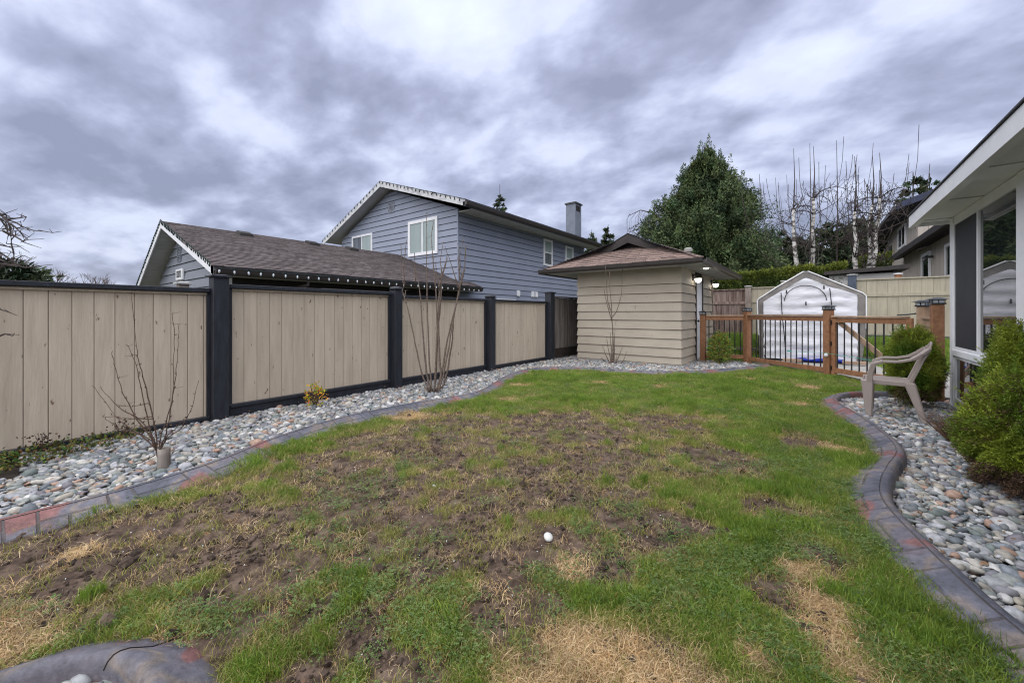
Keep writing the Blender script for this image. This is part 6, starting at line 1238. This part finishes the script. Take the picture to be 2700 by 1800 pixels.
# weeping birch beside the spruce and bare trees on the left skyline
wt = thing('weeping_tree', 'leafless weeping tree left of the big spruce', 'tree', (-9.6,29.5,.3)); r = random.Random(9); b = MB(); c = MB()
b.tube([(-9.3,29.5,0),(-9.3,29.5,5),(-9.25,29.5,9.2)], [.12,.09,.02], 6)
for k in range(26):
    z = r.uniform(5.2,9.0); a = r.uniform(0,6.28) if k > 5 else math.pi+r.uniform(-.5,.3); l = r.uniform(.5,1.3) if k > 5 else r.uniform(1.7,2.4); e = [Vector((-9.3,29.5,z)), Vector((-9.3+l*.5*math.cos(a),29.5+l*.5*math.sin(a),z+.35)), Vector((-9.3+l*math.cos(a),29.5+l*math.sin(a),z+.05))]
    b.tube(e, [.05,.035,.02], 4)
    for j in range(9):
        f = r.uniform(.3,1); p = e[0].lerp(e[2],f)+Vector((0,0,.25*(1-abs(f-.5)))); q = p+Vector((r.uniform(-.2,.2)+.25*math.cos(a),r.uniform(-.2,.2)+.25*math.sin(a),-r.uniform(.3,.6))); c.tube([p,q,q+Vector((r.uniform(-.05,.05),0,-r.uniform(.5,1.3)))], [.014,.010,.008], 3, cap=False)
b.build('trunk', M['darktwig'], wt); c.build('crown', M['darktwig'], wt)
def bare_far(x, y, h, sp, lab, seed, m=None):
    r = random.Random(seed); t = thing('bare_tree', lab, 'tree', (x,y,-.1), group='leafless trees on the left skyline'); b = MB(); b.tube([(x,y,-.3),(x,y,h*.45)], [h*.03,h*.018], 5); b.build('trunk', M['bark_grey'], t); c = MB()
    def br(p, d, l, ra, lv):
        q = p+d*l; c.tube([p, p.lerp(q,.5)+Vector((r.uniform(-.1,.1)*l,r.uniform(-.1,.1)*l,0)), q], [ra,ra*.8,ra*.6], 3, cap=False)
        if lv:
            for _ in range(3): br(q, (d+Vector((r.uniform(-.7,.7),r.uniform(-.7,.7),r.uniform(-.1,.4)))).normalized(), l*r.uniform(.55,.8), ra*.6, lv-1)
    for _ in range(7): a = r.uniform(0,6.28); br(Vector((x,y,h*r.uniform(.25,.45))), Vector((math.cos(a)*sp,math.sin(a)*sp,.9)).normalized(), h*.24, h*.012, 3)
    c.build('crown', m or M['bark_grey'], t)
bare_far(-88,5.0,7.6,.6,'far leafless tree over the left fence, left one of the pair',1); bare_far(-86,9.5,7.4,.6,'far leafless tree over the left fence, right one of the pair',2); bare_far(-60,.2,7.6,.8,'far leafless tree tangled at the left edge',4)
# branches of a bare garden tree reaching in from the left edge
lt = thing('bare_garden_tree', 'bare twiggy garden tree reaching in from the left edge over the fence', 'tree', (-4.6,-1.4,0)); b = MB(); r = random.Random(14)
b.tube([(-4.6,-1.4,-.1),(-4.62,-1.35,.7),(-4.55,-1.2,1.3)], [.05,.045,.035], 7); b.build('trunk', M['bark'], lt); c = MB()
def W3(pts, ra, rb): n_ = len(pts); c.tube(pts, [ra+(rb-ra)*i/(n_-1) for i in range(n_)], 5, cap=False)
LTB = [[[-5.636, -0.009, 2.158], [-5.563, 0.047, 2.049], [-5.516, 0.083, 2.003], [-5.454, 0.13, 1.98], [-5.414, 0.16, 1.948], [-5.381, 0.185, 1.93], [-5.334, 0.221, 1.911], [-5.264, 0.273, 1.904], [-5.204, 0.319, 1.891]], [[-5.11, 0.077, 1.944], [-5.08, 0.1, 1.95], [-5.022, 0.143, 1.959], [-4.985, 0.171, 1.966]], [[-4.726, 0.054, 1.908], [-4.692, 0.08, 1.857], [-4.686, 0.085, 1.807], [-4.681, 0.088, 1.764]], [[-5.636, -0.009, 1.513], [-5.563, 0.047, 1.586], [-5.516, 0.083, 1.623], [-5.467, 0.12, 1.669], [-5.468, 0.119, 1.719], [-5.485, 0.106, 1.797], [-5.485, 0.106, 1.833], [-5.457, 0.127, 1.87], [-5.454, 0.13, 1.907], [-5.425, 0.152, 1.912]], [[-5.222, -0.008, 1.766], [-5.154, 0.043, 1.683], [-5.087, 0.094, 1.63], [-5.036, 0.133, 1.588], [-5.033, 0.135, 1.575]], [[-4.807, -0.007, 1.58], [-4.745, 0.04, 1.563], [-4.683, 0.087, 1.553], [-4.627, 0.129, 1.543], [-4.59, 0.158, 1.533], [-4.555, 0.184, 1.539], [-4.524, 0.207, 1.546]], [[-5.467, 0.12, 1.669], [-5.45, 0.132, 1.664], [-5.403, 0.168, 1.696]], [[-5.205, 0.005, 1.749], [-5.154, 0.043, 1.745], [-5.103, 0.082, 1.73], [-5.029, 0.138, 1.73]], [[-4.686, 0.085, 1.857], [-4.652, 0.111, 1.826], [-4.628, 0.128, 1.795]], [[-5.541, 0.063, 1.923], [-5.467, 0.12, 1.924]], [[-5.134, 0.059, 1.855], [-5.073, 0.105, 1.825], [-5.009, 0.153, 1.774], [-4.975, 0.179, 1.785]], [[-4.611, 0.141, 1.729], [-4.605, 0.146, 1.719]], [[-5.6, 0.019, 2.062], [-5.563, 0.047, 2.012], [-5.519, 0.08, 1.939], [-5.505, 0.091, 1.875], [-5.519, 0.08, 1.797]], [[-5.188, 0.018, 2.012], [-5.137, 0.056, 1.986], [-5.114, 0.074, 1.982], [-5.114, 0.074, 1.944]], [[-4.745, 0.04, 1.592], [-4.702, 0.073, 1.571]], [[-5.6, 0.019, 1.994], [-5.556, 0.052, 2.012], [-5.523, 0.077, 1.98], [-5.508, 0.088, 1.911]], [[-5.255, -0.034, 1.427], [-5.154, 0.043, 1.232], [-5.093, 0.089, 1.206]], [[-4.776, 0.016, 1.018], [-4.714, 0.063, 1.049], [-4.67, 0.096, 1.034]]]
for q in LTB: W3([Vector(p) for p in q], .0085, .0028)
for q in LTB:
    for p in q[1:]:
        for _ in range(2):
            d = Vector((r.uniform(-1,1),r.uniform(-1,1),r.uniform(-.6,.8))).normalized()*r.uniform(.03,.10); W3([Vector(p), Vector(p)+d], .003, .0015)
for tgt in ([-4.3,-.25,1.75],[-4.25,-.2,1.35],[-4.3,-.3,1.0]): W3([Vector((-4.58,-1.3,1.0)), Vector((-4.5,-.8,(tgt[2]+1.0)/2+.1)), Vector(tgt)], .02, .009)
c.build('branches', M['darktwig'], lt)
